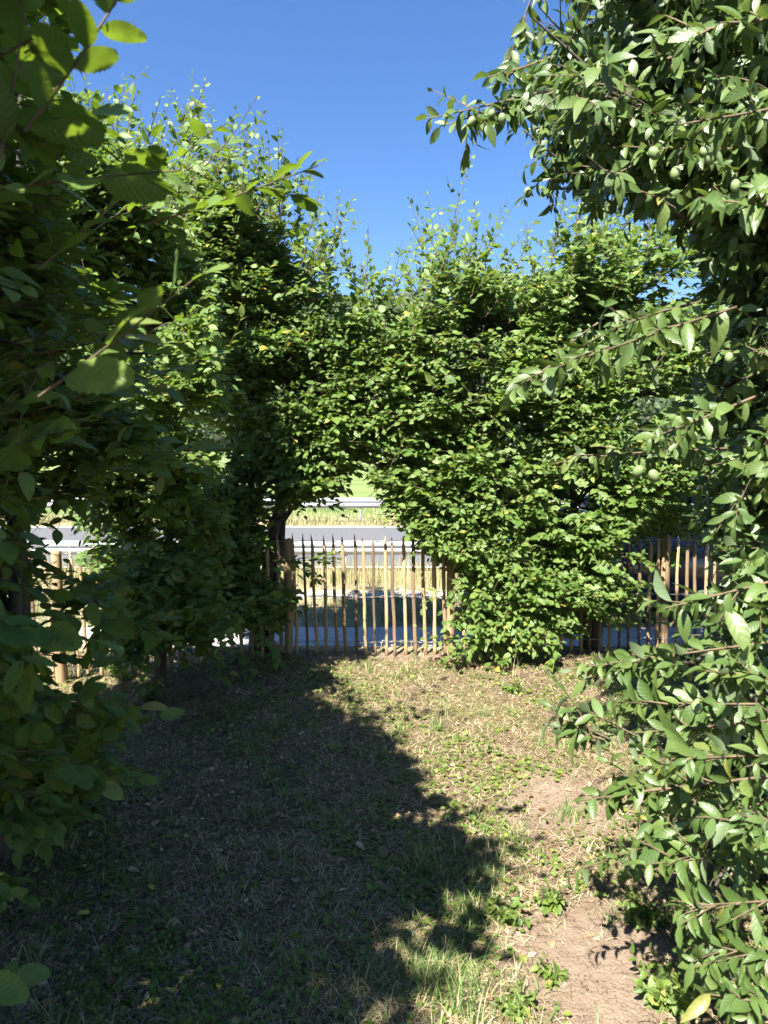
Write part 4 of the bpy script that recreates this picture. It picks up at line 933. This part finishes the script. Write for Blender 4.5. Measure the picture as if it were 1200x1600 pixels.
# weeds
def gp(a, b):
    q = W(a, b, 2.0); t = CAM[2] / (CAM[2] - q[2]); return CAM + (q - CAM) * t
def weed(label, a, b, n, h, s, kind, leaf=.035, lean=.6):
    p = gp(a, b); base = (p[0], p[1], float(gz(p[0], p[1]))); root = thing('weed', label, 'weed', base)
    mb = MB()
    if kind == 'grass':
        P = np.column_stack([rng.normal(0, s, n), rng.normal(0, s, n), np.zeros(n)]); blades(mb, P, rng.uniform(h * .4, h, n), rng.uniform(.001, .0022, n), lean, 5); mb.build('foliage', M['straw' if 'dry' in label else 'grass'], root)
    else:
        tm = MB(); A = rng.uniform(0, 6.28, n); D_ = np.stack([np.cos(A) * s, np.sin(A) * s, np.full(n, 1.)], -1)
        put_twigs(tm, mb, np.zeros((n, 3)) + rng.normal(0, .01, (n, 3)) * [1, 1, 0], D_, h * rng.uniform(.5, 1, n), 8, leaf, 'mid', 'spiral', -.15, .6, .0015, face=(0, 0, .5), taper=.5); tm.build('stems', M['twig'], root); mb.build('leaves', M['herb'], root)
weed('blue grey grass tuft on the bare patch beside the plum branches', 890, 1275, 150, .07, .035, 'grass')
weed('tall grass tuft in the half shade at the lower middle of the lawn', 740, 1430, 120, .17, .05, 'grass', lean=.8)
weed('bright grass tuft at the bottom middle of the lawn', 690, 1560, 160, .14, .05, 'grass')
weed('leafy weed by the hedge foot next to the dry flower stalk', 800, 1080, 12, .14, .7, 'herb')
weed('low leafy weed at the lower edge of the plum tree shadow', 800, 1575, 10, .10, .8, 'herb')
weed('leafy weed left of the bare sandy patch', 790, 1440, 14, .11, .9, 'herb')
weed('leafy weed above the bare sandy patch', 860, 1420, 12, .10, .9, 'herb')
weed('small leafy weed alone on the bare sandy patch', 862, 1530, 5, .07, .9, 'herb')
weed('dark leafy weed clump at the right end of the sandy patch', 1040, 1560, 26, .20, .9, 'herb', .045)
weed('leafy weed clump in the shade under the plum tree', 1100, 1480, 26, .20, .9, 'herb', .045)
weed('wide leafy weed in the dark plum shadow', 1010, 1440, 20, .12, 1.2, 'herb', .04)
weed('dry brown flower stalk standing at the foot of the bright hornbeam', 806, 1062, 14, .20, .012, 'grass', lean=.15)
weed('long pale dry grass stalks leaning by the right fence', 1010, 1050, 30, .32, .05, 'grass', lean=1.0)
weed('young yellow green weed with upright stem by the right fence', 1065, 1060, 7, .55, .25, 'herb', .06)
weed('leafy weed clump in front of the right fence', 1130, 1080, 22, .40, .5, 'herb', .055)
weed('sunlit bright green weed at the foot of the slender hornbeam', 232, 1095, 16, .22, .7, 'herb', .045)
weed('tall sunlit weed behind the slender hornbeam', 190, 1060, 18, .50, .45, 'herb', .06)

# verge between the path and the road
def strip(name, label, n, y0, y1, h0, h1, wd, mat, lean=.35, xw=.75, segs=3):
    y = rng.uniform(y0, y1, n); x = rng.uniform(-1, 1, n) * (1 + y * xw); k = rng.random(n) < .35 + .9 * dens_noise(x, y, 1.1, 6); x, y = x[k], y[k]; n = len(x)
    mb = MB(); blades(mb, np.stack([x, y, tz(x, y) - .01], -1), rng.uniform(h0, h1, n), rng.uniform(wd * .5, wd, n), lean, segs); tag(mb.build(name, mat), label, 'grass', kind='stuff')
strip('verge_grass', 'green grass strip in the shade behind the path', 30000, 7.35, 8.75, .06, .18, .003, M['grass'])
strip('roadside_grass', 'tall dry yellow grass on the bank down to the road', 42000, 9.3, 15.5, .15, .50, .0042, M['verge'], .3)
strip('far_verge_grass', 'dry yellow grass on the far side of the road under the guard rail', 16000, 25.3, 26.6, .12, .4, .012, M['verge'], .4)
strip('field_grass', 'rough green grass at the near edge of the field', 22000, 26.8, 34, .12, .35, .014, M['grass'], .4)
strip('path_edge_grass', 'sparse grass at the foot of the palings', 3500, 5.5, 6.15, .03, .12, .002, M['straw'], .7)
n = 5200; y = np.concatenate([rng.normal(8.98, .14, n), rng.uniform(6.2, 7.3, 1600), rng.uniform(5.6, 6.2, 900)]); n = len(y); x = rng.uniform(-1, 1, n) * (1 + y * .75); mb = MB()
s = rng.uniform(.008, .03, n) * np.where(y < 8, .5, 1); V = IV[None] * (1 + rng.normal(0, .18, (n, 12)))[..., None] * s[:, None, None] * np.array([1, 1, .6]) + np.stack([x, y, tz(x, y) + .006], -1)[:, None]
mb.add_batch(V, IF, np.zeros((12, 2)), rng.random(n)); tag(mb.build('gravel', M['stone']), 'pale gravel stones along the path and its grass strip', 'gravel', kind='stuff')
# ------------------------------------------------------------------ air
hm = bpy.data.materials.new('haze'); hm.use_nodes = True; hn = hm.node_tree; hn.nodes.remove(hn.nodes['Principled BSDF'])
pv = hn.nodes.new('ShaderNodeVolumePrincipled'); pv.inputs['Density'].default_value = .0002; pv.inputs['Color'].default_value = (.86, .92, 1, 1); pv.inputs['Anisotropy'].default_value = .2
hn.links.new(pv.outputs[0], hn.nodes['Material Output'].inputs['Volume'])
hb = MB(); hb.box((0, 780, 72), (3400, 1760, 156)); tag(hb.build('haze', hm), 'thin bluish haze over the valley', 'haze', kind='stuff')
print('objects', len(bpy.data.objects), 'polys', sum(len(o.data.polygons) for o in bpy.data.objects if o.type == 'MESH'))
